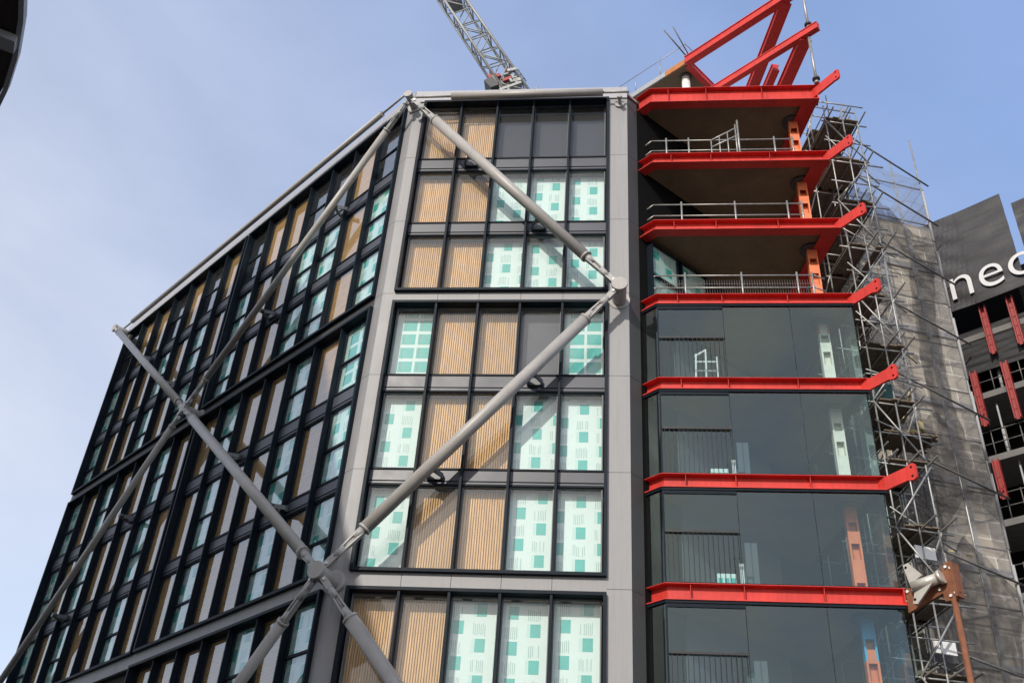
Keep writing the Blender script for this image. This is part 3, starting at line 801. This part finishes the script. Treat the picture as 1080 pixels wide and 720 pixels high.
gtube(m, sp(-.5, .6, 29.2), sp(.4, 1.1, 32.1), .026); gtube(m, sp(.9, .9, 30.1), sp(1.4, 1.3, 31.9), .022)
m.build('top_rail', ['galv'], SC)
# small packs of sheets / white boards stored on the scaffold
for z, x, y in ((13.2, .8, .3), (10.7, .85, .3)):
    m = MB(); m.box(-.3, .3, -.03, .03, 0, .35)
    p = sp(x, y, z)+V((8,3,0))
    tag(m.build('white_board', ['white'], None, Matrix.Translation(p) @ Matrix.Rotation(R(20), 4, 'Z')), 'small white board tied inside the scaffold %s the rusty bracket' % ('above' if z > 11.5 else 'below'), 'board')
# green tarpaulin and the platform below it
m = MB(); W, H = 1.0, 1.55; nx, nz = 12, 10
for i in range(nx+1):
    for j in range(nz+1):
        m.v.append((i/nx*W, .05*math.sin(i*1.3)+.03*math.sin(j*1.1+i*.4), j/nz*H))
for i in range(nx):
    for j in range(nz):
        a = i*(nz+1)+j; m.smooth.add(len(m.f)); m.f.append((a, a+nz+1, a+nz+2, a+1)); m.m.append(0)
o = m.build('tarpaulin', ['green'], None, Matrix.Translation((7.55, 2.7, 18.0)) @ Matrix.Rotation(R(12), 4, 'Z'))
sm = o.modifiers.new('thick', 'SOLIDIFY'); sm.thickness = .01
tag(o, 'dark green tarpaulin tied behind the scaffold rail right of the glazed prow', 'tarpaulin')
# yellow ladder section and chute by the tarpaulin
t = empty('yellow_stair', (8.45, 2.3, 17.9), 'short yellow access stair leaning up to the right against the netted tower', 'stair')
for s in (0, .34):
    m = MB(); m.beam((.0, s, .0), (.42, s+.25, 1.15), .035, .09, (0,1,0)); m.build('stringer', ['yellow'], t)
for k in range(6):
    m = MB(); m.box(k*.07+.0, k*.07+.12, .0+k*.04, .36+k*.04, k*.19+.05, k*.19+.075); m.build('tread', ['yellow'], t)
m = MB(); m.prism([(0,0),(.75,.1),(.95,.55),(.2,.5)], 0, .12); m.prism([(.55,-.2),(.95,.1),(1.0,.4),(.6,.3)], .12, .55)
tag(m.build('stacked_boards', ['yellow'], None, Matrix.Translation((8.35, 2.0, 17.32)) @ Matrix.Scale(.6, 4)), 'pale yellow loose boards piled on the platform below the yellow stair', 'boards')
m = MB()
for q in range(6): m.box(-.9, 1.3+.15*(q%2), q*.24, q*.24+.22, 0, .05)
for q in (-.7, .3, 1.1): m.box(q, q+.06, -.2, 1.6, -.12, -.005)
tag(m.build('cantilever_platform', ['plank'], None, Matrix.Translation((8.35, 1.9, 17.2)) @ Matrix.Rotation(R(12), 4, 'Z') @ Matrix.Scale(.72, 4)), 'cantilevered board platform jutting out under the green tarpaulin', 'platform')

# ---------------- netted concrete tower
na = R(18.5); nx_ = V((math.cos(na), math.sin(na), 0)); ny_ = V((-math.sin(na), math.cos(na), 0))
NR = V((11.95, 5.9, 0))           # right edge of the net
def uvmesh(name, pts, faces, uvs, mk, parent=None):
    me = bpy.data.meshes.new(name); me.from_pydata(pts, [], faces); me.materials.append(M[mk])
    ul = me.uv_layers.new(name='UVMap')
    for p in me.polygons:
        for li in p.loop_indices: ul.data[li].uv = uvs[me.loops[li].vertex_index]
    me.update(); o = bpy.data.objects.new(name, me); COL.objects.link(o); o.parent = parent; return o
TW = empty('concrete_tower', (10.5, 7, 0), 'pale concrete blockwork tower standing behind the debris netting right of the scaffold', 'building')
base = NR + nx_*.50 + ny_*.6
pl = [base, base+ny_*7, base-nx_*3.5+ny_*7, base-nx_*3.5]
pts = []; uvs = []; fc = []; acc = 0
order = [pl[3], pl[0], pl[1], pl[2], pl[3]]
for k, p in enumerate(order):
    if k: acc += (order[k]-order[k-1]).length
    for z in (0, 29.1): pts.append((p.x-10.5, p.y-7, z)); uvs.append((acc, z))
for k in range(4): fc.append((2*k, 2*k+2, 2*k+3, 2*k+1))
uvmesh('wall', pts, fc, uvs, 'block', TW)
MB().prism([((p-V((10.5,7,0))).x, (p-V((10.5,7,0))).y) for p in (pl[3], pl[0], pl[1], pl[2])], 29.1, 29.25).build('roof', ['conc'], TW)
m = MB()
for z in range(3, 29, 3):
    m.beam(pl[3]-V((10.5,7,-z)) - ny_*.04, pl[0]-V((10.5,7,-z)) - ny_*.04, .06, .22)
for q in (1.0, 2.4): 
    pp = pl[3]+nx_*q - V((10.5,7,0)) - ny_*.05; m.beam(pp, pp+V((0,0,29.1)), .16, .05, ny_)
m.build('floor_band', ['stone'], TW)
# debris netting on its own outer tubes
NT = empty('debris_netting', tuple(NR), 'tall sheet of grey see-through debris netting hung on scaffold tubes over the concrete tower', 'netting')
pts = []; uvs = []; fc = []
nu, nz = 26, 120; Wn = 3.35; Ht = 31.4
for i in range(nu+1):
    for j in range(nz+1):
        s = i/nu; z = j/nz*Ht
        sag = .10*math.sin(z*3.22)*math.sin(s*math.pi) + .05*math.sin(s*19+z*.7) + .04*math.sin(s*7-z*1.3)
        zz = z + (.35*(1-s)*0 - .12*math.sin(s*math.pi*3)*(1 if j == nz else 0))
        q = -nx_*Wn*(1-s) + ny_*sag; pts.append((q.x, q.y, zz)); uvs.append((s*Wn, z))
for i in range(nu):
    for j in range(nz): a = i*(nz+1)+j; fc.append((a, a+nz+1, a+nz+2, a+1))
# return side
k0 = len(pts)
for i in range(9):
    for j in range(nz+1):
        z = j/nz*Ht; q = ny_*(i/8*3.0) + nx_*(.04*math.sin(z*2+i)); pts.append((q.x, q.y, z)); uvs.append((Wn+i/8*3, z))
for i in range(8):
    for j in range(nz): a = k0+i*(nz+1)+j; fc.append((a, a+nz+1, a+nz+2, a+1))
o = uvmesh('net_sheet', pts, fc, uvs, 'net', NT)
for p in o.data.polygons: p.use_smooth = True
def shade_strip(A, B, n=8, k=8):
    """a dark strip imitating shadow on the tower, between two edge polylines given as (along, height)"""
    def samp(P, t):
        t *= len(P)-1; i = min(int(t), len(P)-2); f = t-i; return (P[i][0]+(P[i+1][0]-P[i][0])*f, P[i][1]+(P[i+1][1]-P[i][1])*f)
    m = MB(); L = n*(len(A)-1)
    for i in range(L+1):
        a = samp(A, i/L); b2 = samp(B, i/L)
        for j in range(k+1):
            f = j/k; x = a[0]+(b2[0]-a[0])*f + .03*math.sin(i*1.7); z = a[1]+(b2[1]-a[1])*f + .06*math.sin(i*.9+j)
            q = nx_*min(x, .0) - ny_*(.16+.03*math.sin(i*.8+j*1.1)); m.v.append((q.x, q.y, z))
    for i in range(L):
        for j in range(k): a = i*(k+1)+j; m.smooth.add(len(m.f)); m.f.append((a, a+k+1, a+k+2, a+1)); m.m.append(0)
    m.build('net_shade_strip', ['netshade'], NT)  # added dark strip in place of a shadow across net and tower
shade_strip([(-3.3, 29.7), (-2.4, 29.6), (-1.73, 29.0), (-.95, 27.95), (0, 27.85)], [(-3.3, 28.5), (-2.66, 28.2), (-1.67, 27.2), (-.71, 26.2), (0, 26.0)])
shade_strip([(-1.15, 26.9), (-1.5, 25.9), (-1.65, 23.8), (-1.76, 21.4), (-1.6, 19.6)], [(-.3, 26.6), (-.75, 24.4), (-.84, 22.7), (-.89, 20.8), (-.7, 19.2)])
shade_strip([(-3.35, 19.6), (-2.55, 19.4), (-1.6, 20.0), (-.9, 19.2), (0, 18.9)], [(-3.3, 15.4), (-2.6, 14.6), (-1.8, 16.3), (-1.1, 17.0), (0, 16.2)])
shade_strip([(-3.35, 15.2), (-2.5, 14.3), (-1.6, 15.6), (-.9, 15.0), (0, 13.9)], [(-3.3, 4), (-2.6, 7), (-1.9, 9.0), (-1.3, 10.5), (-.6, 11.6)])
for s in (0, .33, .66, 1.0):
    m = MB(); q = -nx_*Wn*(1-s) - ny_*.02; top = 31.9 if s < 1 else 33.4; gtube(m, q, q+V((0,0,top)), .035); m.build('net_standard', ['galv'], NT)
for k in range(16):
    m = MB(); z = 1.9*k+2.2; gtube(m, -nx_*Wn + ny_*.06+V((0,0,z)), nx_*.15+ny_*.06+V((0,0,z)), .028); m.build('net_ledger', ['galv'], NT)
for k in range(10):       # white lashings that run down the net edge
    m = MB(); gtube(m, V((0,0,k*3.1)) - ny_*.05, V((0,0,k*3.1+2.6)) - ny_*.05+nx_*.02, .045); m.build('edge_lashing', ['stone'], NT)
# long inclined tie tubes that stick out past the right edge
for z, L in ((31.0, 4.4), (28.9, 4.4), (26.1, 4.6), (23.4, 4.6), (20.3, 4.6), (17.4, 4.6), (14.4, 4.7), (11.4, 4.7)):
    tt = V((math.cos(R(37)), math.sin(R(37)), 0)); c = NR - tt*3.9 - ny_*.1 - NR
    m = MB(); gtube(m, c+V((0,0,z+.1)), c+tt*(L-.05)+V((0,0,z)), .034); m.build('tie_tube', ['galvdark'], NT)
# bits of yellow tags tied to the ledgers
for k in range(6):
    z = (22.1, 22.15, 18.7, 15.15, 15.1, 15.05)[k]; q = -nx_*(2.7-(k % 3)*.62) - ny_*.08
    m = MB(); m.box(-.09, .09, -.01, .01, -.03, .03)
    m.build('yellow_tag', ['yellow'], NT, Matrix.Translation(q+V((0,0,z))) @ Matrix.Rotation(na, 4, 'Z'))

# ---------------- neighbouring building with black hoarding sheets
ha = R(-37); FH = Frame((13.57 - math.cos(ha)*0, 8.0), (math.cos(ha), math.sin(ha)))
HB = empty('hoarded_building', (13.57, 8, 0), 'half-built block at the far right with black sheeting, white letters and red hanging columns', 'building')
offm = Matrix.Translation((-13.57, -8, 0))
def hb(m, name, mats, bevel=0):
    o = m.build(name, mats, HB, offm @ FH.mtx()); return o
hb(MB().box(-4, 9, 2.6, 12, 0, 29.5), 'wall', ['dark'])
for z in (2.6, 5.2, 7.8, 10.4, 13.0, 15.35, 17.95, 20.4, 22.95, 25.5): 
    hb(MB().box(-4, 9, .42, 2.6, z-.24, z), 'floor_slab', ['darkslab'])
def sheet(x0, x1, z0, z1, y, zl=None, thick=.06):
    m = MB(); nx, nz = 30, 34; fr = []
    rr = random.Random(int(x0*10)+int(z0))
    ph = rr.random()*6
    for s in (0, 1):
        for i in range(nx+1):
            for j in range(nz+1):
                x = x0+(x1-x0)*i/nx; tz = z1 if zl is None else z1+(zl-z1)*(1-i/nx)
                z = z0+(tz-z0)*j/nz
                yy = y + .016*math.sin(i*.22+j*.9+2*math.sin(i*.3+ph)+ph) + .010*math.sin(i*.35+j*.37+ph) + .006*math.sin(j*2.1+i*.15)
                m.v.append((x, yy+(thick if s else 0), z))
    K = (nx+1)*(nz+1)
    for i in range(nx):
        for j in range(nz):
            a = i*(nz+1)+j
            for s in (0, 1): m.f.append((K*s+a, K*s+a+nz+1, K*s+a+nz+2, K*s+a+1)); m.m.append(0)
    for j in range(nz):
        for a in (j, nx*(nz+1)+j): m.f.append((a, a+1, K+a+1, K+a)); m.m.append(0)
    for i in range(nx):
        for a in (i*(nz+1), i*(nz+1)+nz): m.f.append((a, a+nz+1, K+a+nz+1, K+a)); m.m.append(0)
    return m
s1 = hb(sheet(-3.4, 2.12, 26.45, 31.05, -.15), 'black_sheet', ['hoard'])
s2 = hb(sheet(2.42, 6.5, 26.55, 30.4, -.12), 'black_sheet', ['hoard'])
hb(sheet(-3.4, 6.5, 23.85, 25.75, .45), 'black_sheet', ['shadesheet'])
m = MB()
for x in (-2.2, .3): m.box(x-.012, x+.012, -.215, -.205, 26.5, 31.0)
m.build('sheet_seam', ['joint'], s1)
# letters
def text(s, x, z, size, parent):
    cu = bpy.data.curves.new('lettering', 'FONT'); cu.body = s; cu.size = size; cu.extrude = .012; cu.offset = -.018; cu.space_character = 1.02
    o = bpy.data.objects.new('tmp', cu); COL.objects.link(o)
    bpy.context.view_layer.update()
    me = bpy.data.meshes.new_from_object(o); COL.objects.unlink(o); bpy.data.objects.remove(o)
    me.name = 'lettering'; me.materials.clear(); me.materials.append(M['lettering'])
    l = bpy.data.objects.new('lettering', me); COL.objects.link(l); l.parent = parent
    l.matrix_basis = Matrix.Translation((x, -.25, z)) @ Matrix.Rotation(R(90), 4, 'X')
    return l
text('neo', -.62, 26.86, 2.25, s1)
for x, z0, z1 in ((.36, 24.3, 26.45), (1.36, 24.3, 26.45), (2.05, 24.3, 26.45), (3.1, 24.3, 26.45), (-.52, 21.5, 23.8), (.60, 21.4, 23.8), (1.7, 21.4, 23.8), (-.5, 18.6, 20.1), (1.4, 18.6, 20.1)):
    m = MB(); 
    for dx in (-.12, .07): m.box(x+dx, x+dx+.045, .12, .30, z0, z1)
    for q in range(int((z1-z0)/.42)): m.box(x-.075, x+.07, .24, .25, z0+q*.42, z0+q*.42+.05)
    m.box(x-.075, x+.07, .26, .27, z0, z1)
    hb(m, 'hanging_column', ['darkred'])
for zf in (20.4, 17.95, 15.35, 22.95):
    m = MB(); 
    for q in (.5, 1.0): m.tube((-3, .5, zf+q), (6, .5, zf+q), .022, n=6)
    for x in range(-6, 13): m.tube((x*.5, .5, zf), (x*.5, .5, zf+1.05), .02, n=6)
    hb(m, 'edge_rail', ['galvdark'])
for x, zf in ((-.15, 20.4), (.1, 17.95), (.2, 22.95), (-.1, 15.35)):
    m = MB(); m.tube((x, .8, zf), (x, .8, zf+2.2), .035, n=10); m.tube((x, .8, zf), (x, .8, zf+1.1), .055, n=10); hb(m, 'floor_prop', ['stone'])

# ---------------- crane on the skyline behind the roof
CR = empty('tower_crane', (-5.1, 15, 0), 'pale grey lattice boom crane rising behind the flat roof edge', 'crane')
def P(x, y, z): return V((x, y, z))
def lattice(m, a, b, w, nseg, r=.07, d=.9):
    a = V(a); b = V(b); t = (b-a).normalized(); side = t.cross(V((0,1,0))).normalized()*w/2; up = t.cross(side).normalized()*d/2
    cs = [side+up, side-up, -side-up, -side+up]
    for c in cs: m.tube(a+c, b+c, r, n=6)
    for k in range(nseg):
        p = a+(b-a)*(k/nseg); q = a+(b-a)*((k+1)/nseg)
        for i in range(4):
            c0, c1 = cs[i], cs[(i+1)%4]
            if k % 2: c0, c1 = c1, c0
            m.tube(p+c0, q+c1, r*.5, n=5)
            m.tube(p+cs[i], p+cs[(i+1)%4], r*.5, n=5)
m = MB(); lattice(m, (0,0,0), (0,0,47), 1.6, 26, .10, 1.6); m.build('mast', ['craneg'], CR)
ja = V((-1.55, 0, 49.55)); jb = V((-8.1, 0, 62.6))
m = MB(); ja = ja + V((1.35, 0, -2.7)); lattice(m, ja, jb, 1.25, 12, .085, 1.0); 
jd = (jb-ja).normalized()
for k in (.58, .60, .62): q = ja+(jb-ja)*k; m.box(q.x-.45, q.x+.45, -.4, .4, q.z-.06, q.z+.06)
m.build('boom', ['craneg'], CR)
def cz(z): return z + 6.15
RB = Matrix.Translation((-1.1, 0, 48.3)) @ Matrix.Rotation(R(-27), 4, 'Y') @ Matrix.Scale(.85, 4)
m = MB(); m.box(-.85, .75, -.7, .7, -1.1, -.9); m.box(-.7, -.5, -.6, .6, -.9, .7); m.box(.45, .62, -.6, .6, -.9, .8); m.build('slewing_platform', ['craneg'], CR, RB)
m = MB(); m.hexa([(-1.35,-.9,-.75),(-.75,-.9,-.75),(-.75,.3,-.75),(-1.35,.3,-.75),(-1.45,-.8,.25),(-.78,-.8,.35),(-.78,.3,.35),(-1.45,.3,.25)]); m.build('cab', ['craned'], CR, RB)
m = MB(); m.box(-.95, -.68, -.55, .5, .55, .95); m.box(.4, .68, -.55, .5, .6, 1.05); m.box(-.3,.35,-.75,-.6,-.4,-.15); m.box(-.5,-.2,-.75,-.6,.2,.5); m.build('boom_foot', ['darkred'], CR, RB)
m = MB()
for x in (.5, .8, 1.15): m.tube((x, -.5, -.9), (x, -.5, .8-x*.3), .035, n=6)
for z in (-.5, 0, .5): m.tube((.4,-.5,z), (1.2,-.5,z-.1), .03, n=6)
m.tube((-.6, -.4, -.8), (.6, -.4, .7), .06, n=6); m.tube((.6, -.4, -.8), (-.6, -.4, .7), .06, n=6); m.box(-.5, .4, .2, .6, -.9, .5)
m.build('rear_frame', ['craned'], CR, RB)
m = MB()
rc = random.Random(5)
for k in range(16):
    x = -.7+rc.random()*1.4; z = -.8+rc.random()*1.3; y = -.8+rc.random()*.3
    m.box(x, x+.1+rc.random()*.25, y, y+.2, z, z+.1+rc.random()*.28)
m.build('machinery', ['craneg'], CR, RB)

# ---------------- round neighbour at the upper left: its canopy rim shows in the corner
RC = empty('round_building', (-21.98, -18.22, 0), 'round building with dark soffit and thin pale rim, cut off by the upper left corner', 'building')
def ring(cx, cy, r, n=72): return [(cx+r*math.cos(2*math.pi*k/n), cy+r*math.sin(2*math.pi*k/n)) for k in range(n)]
RR = 12.0
MB().prism(ring(0, 0, RR-.11), 17.93, 18.10).build('canopy', ['brown'], RC)
m = MB(); A = ring(0, 0, RR); Bq = ring(0, 0, RR-.10)
n = 72
for k in range(n):
    j = (k+1) % n
    m.hexa([(*A[k],17.9),(*A[j],17.9),(*Bq[j],17.9),(*Bq[k],17.9),(*A[k],18.12),(*A[j],18.12),(*Bq[j],18.12),(*Bq[k],18.12)])
m.build('rim', ['fascia'], RC)
m = MB(); m.beam((7.2, 4.75, 17.80), (10.05, 6.45, 17.80), .34, .2); m.build('soffit_panel', ['stone'], RC)
MB().prism(ring(0, 0, RR-3.2), 0, 17.92).build('wall', ['brown'], RC)
# added unseen slab, its top shaped to shade the lower left wall
m = MB(); prof = [(-12.2, 0), (-12.2, 18.9), (-13.0, 20.5), (-14.4, 24.3), (-16.6, 29.9), (-19.4, 38.0), (-23.4, 43.0), (-35.7, 49.0), (-45, 50.5), (-45, 0)]
k0 = 0
for yy in (-23.0, -20.0):
    for x, z in prof: m.v.append((x+21.9, yy+18.2, z))
n = len(prof)
for k in range(n): j = (k+1) % n; m.f.append((k, j, n+j, n+k)); m.m.append(0)
m.f.append(tuple(range(n))); m.m.append(0); m.f.append(tuple(n+k for k in reversed(range(n)))); m.m.append(0)
m.build('unseen_shade_slab', ['brown'], RC)

# ground
g = MB(); g.box(-300, 300, -300, 300, -.3, 0)
tag(g.build('ground', ['asphalt']), kind='structure')

# ------------------------------------------------------------------ light, sky, camera
SUN_A, SUN_B = .37, .60          # horizontal and vertical travel of the light per metre towards +y
sunv = V((-SUN_A, -1, SUN_B)).normalized()
el = math.asin(sunv.z); az = math.atan2(sunv.x, sunv.y)
w = bpy.data.worlds.new('World'); S.world = w; w.use_nodes = True; nt = w.node_tree
bg = nt.nodes['Background']; bg.inputs['Strength'].default_value = .15
sk = nt.nodes.new('ShaderNodeTexSky'); sk.sky_type = 'NISHITA'; sk.sun_disc = False
sk.sun_elevation = el; sk.sun_rotation = az % (2*math.pi); sk.air_density = 1.0; sk.dust_density = 1.6; sk.ozone_density = 1.2; sk.altitude = 30
# thin cirrus veil
tc = nt.nodes.new('ShaderNodeTexCoord'); mp = nt.nodes.new('ShaderNodeMapping')
mp.inputs['Scale'].default_value = (1.6, 1.6, 3.2); mp.inputs['Rotation'].default_value = (.3, .5, .9)
nz_ = nt.nodes.new('ShaderNodeTexNoise'); nz_.inputs['Scale'].default_value = 1.7; nz_.inputs['Detail'].default_value = 8; nz_.inputs['Roughness'].default_value = .55; nz_.inputs['Distortion'].default_value = .35
nt.links.new(tc.outputs['Generated'], mp.inputs['Vector']); nt.links.new(mp.outputs['Vector'], nz_.inputs['Vector'])
mr = nt.nodes.new('ShaderNodeMapRange'); mr.inputs['From Min'].default_value = .35; mr.inputs['From Max'].default_value = .75; mr.inputs['To Min'].default_value = .50; mr.inputs['To Max'].default_value = .78
nt.links.new(nz_.outputs['Fac'], mr.inputs['Value'])
mx = nt.nodes.new('ShaderNodeMix'); mx.data_type = 'RGBA'
sx = nt.nodes.new('ShaderNodeSeparateXYZ'); nt.links.new(tc.outputs['Generated'], sx.inputs[0])
q1 = nt.nodes.new('ShaderNodeMath'); q1.operation = 'MULTIPLY_ADD'; q1.inputs[1].default_value = -.85; q1.inputs[2].default_value = 1.07
q2 = nt.nodes.new('ShaderNodeMath'); q2.operation = 'MULTIPLY_ADD'; q2.inputs[1].default_value = -1.15; q2.use_clamp = True
nt.links.new(sx.outputs['X'], q1.inputs[0]); nt.links.new(sx.outputs['Z'], q2.inputs[0]); nt.links.new(q1.outputs[0], q2.inputs[2])
vm = nt.nodes.new('ShaderNodeMix'); vm.data_type = 'RGBA'
vm.inputs[6].default_value = (1.48, 2.15, 3.85, 1); vm.inputs[7].default_value = (3.9, 4.0, 4.5, 1)
nt.links.new(q2.outputs[0], vm.inputs[0]); nt.links.new(vm.outputs[2], mx.inputs[7])
nt.links.new(mr.outputs['Result'], mx.inputs[0]); nt.links.new(sk.outputs['Color'], mx.inputs[6])
# broken cloud in the southern half of the sky, which only the glass sees
nc = nt.nodes.new('ShaderNodeTexNoise'); nc.inputs['Scale'].default_value = 3.2; nc.inputs['Detail'].default_value = 7; nc.inputs['Roughness'].default_value = .6; nc.inputs['Distortion'].default_value = .5
nt.links.new(tc.outputs['Generated'], nc.inputs['Vector'])
c1 = nt.nodes.new('ShaderNodeMapRange'); c1.inputs['From Min'].default_value = .44; c1.inputs['From Max'].default_value = .62
nt.links.new(nc.outputs['Fac'], c1.inputs['Value'])
c2 = nt.nodes.new('ShaderNodeMapRange'); c2.inputs['From Min'].default_value = .15; c2.inputs['From Max'].default_value = -.35; c2.inputs['To Min'].default_value = 0; c2.inputs['To Max'].default_value = 1
nt.links.new(sx.outputs['Y'], c2.inputs['Value'])
c3 = nt.nodes.new('ShaderNodeMath'); c3.operation = 'MULTIPLY'; nt.links.new(c1.outputs['Result'], c3.inputs[0]); nt.links.new(c2.outputs['Result'], c3.inputs[1])
cm = nt.nodes.new('ShaderNodeMix'); cm.data_type = 'RGBA'; cm.inputs[7].default_value = (5.2, 5.0, 4.8, 1)
nt.links.new(c3.outputs[0], cm.inputs[0]); nt.links.new(mx.outputs[2], cm.inputs[6])
nt.links.new(cm.outputs[2], bg.inputs['Color'])

sl_ = bpy.data.lights.new('sun', 'SUN'); sl_.energy = 2.2; sl_.angle = R(.53); sl_.color = (1, .93, .83)
so = bpy.data.objects.new('sun', sl_); COL.objects.link(so); so.rotation_euler = (-sunv).to_track_quat('-Z', 'Y').to_euler()

cam = bpy.data.cameras.new('camera'); co = bpy.data.objects.new('camera', cam); COL.objects.link(co)
co.matrix_world = Matrix(((0.995166,-0.001830,0.098193,0.000000),(0.078394,-0.587455,-0.805451,-24.000000),(0.059158,0.809254,-0.584472,1.600000),(0.000000,0.000000,0.000000,1.000000)))
cam.lens = 35.9048
cam.sensor_width = 36; cam.clip_start = .1; cam.clip_end = 2000
S.camera = co
S.view_settings.view_transform = 'Standard'; S.view_settings.look = 'None'; S.view_settings.exposure = .58; S.view_settings.gamma = 1
S.cycles.max_bounces = 8; S.cycles.transparent_max_bounces = 24
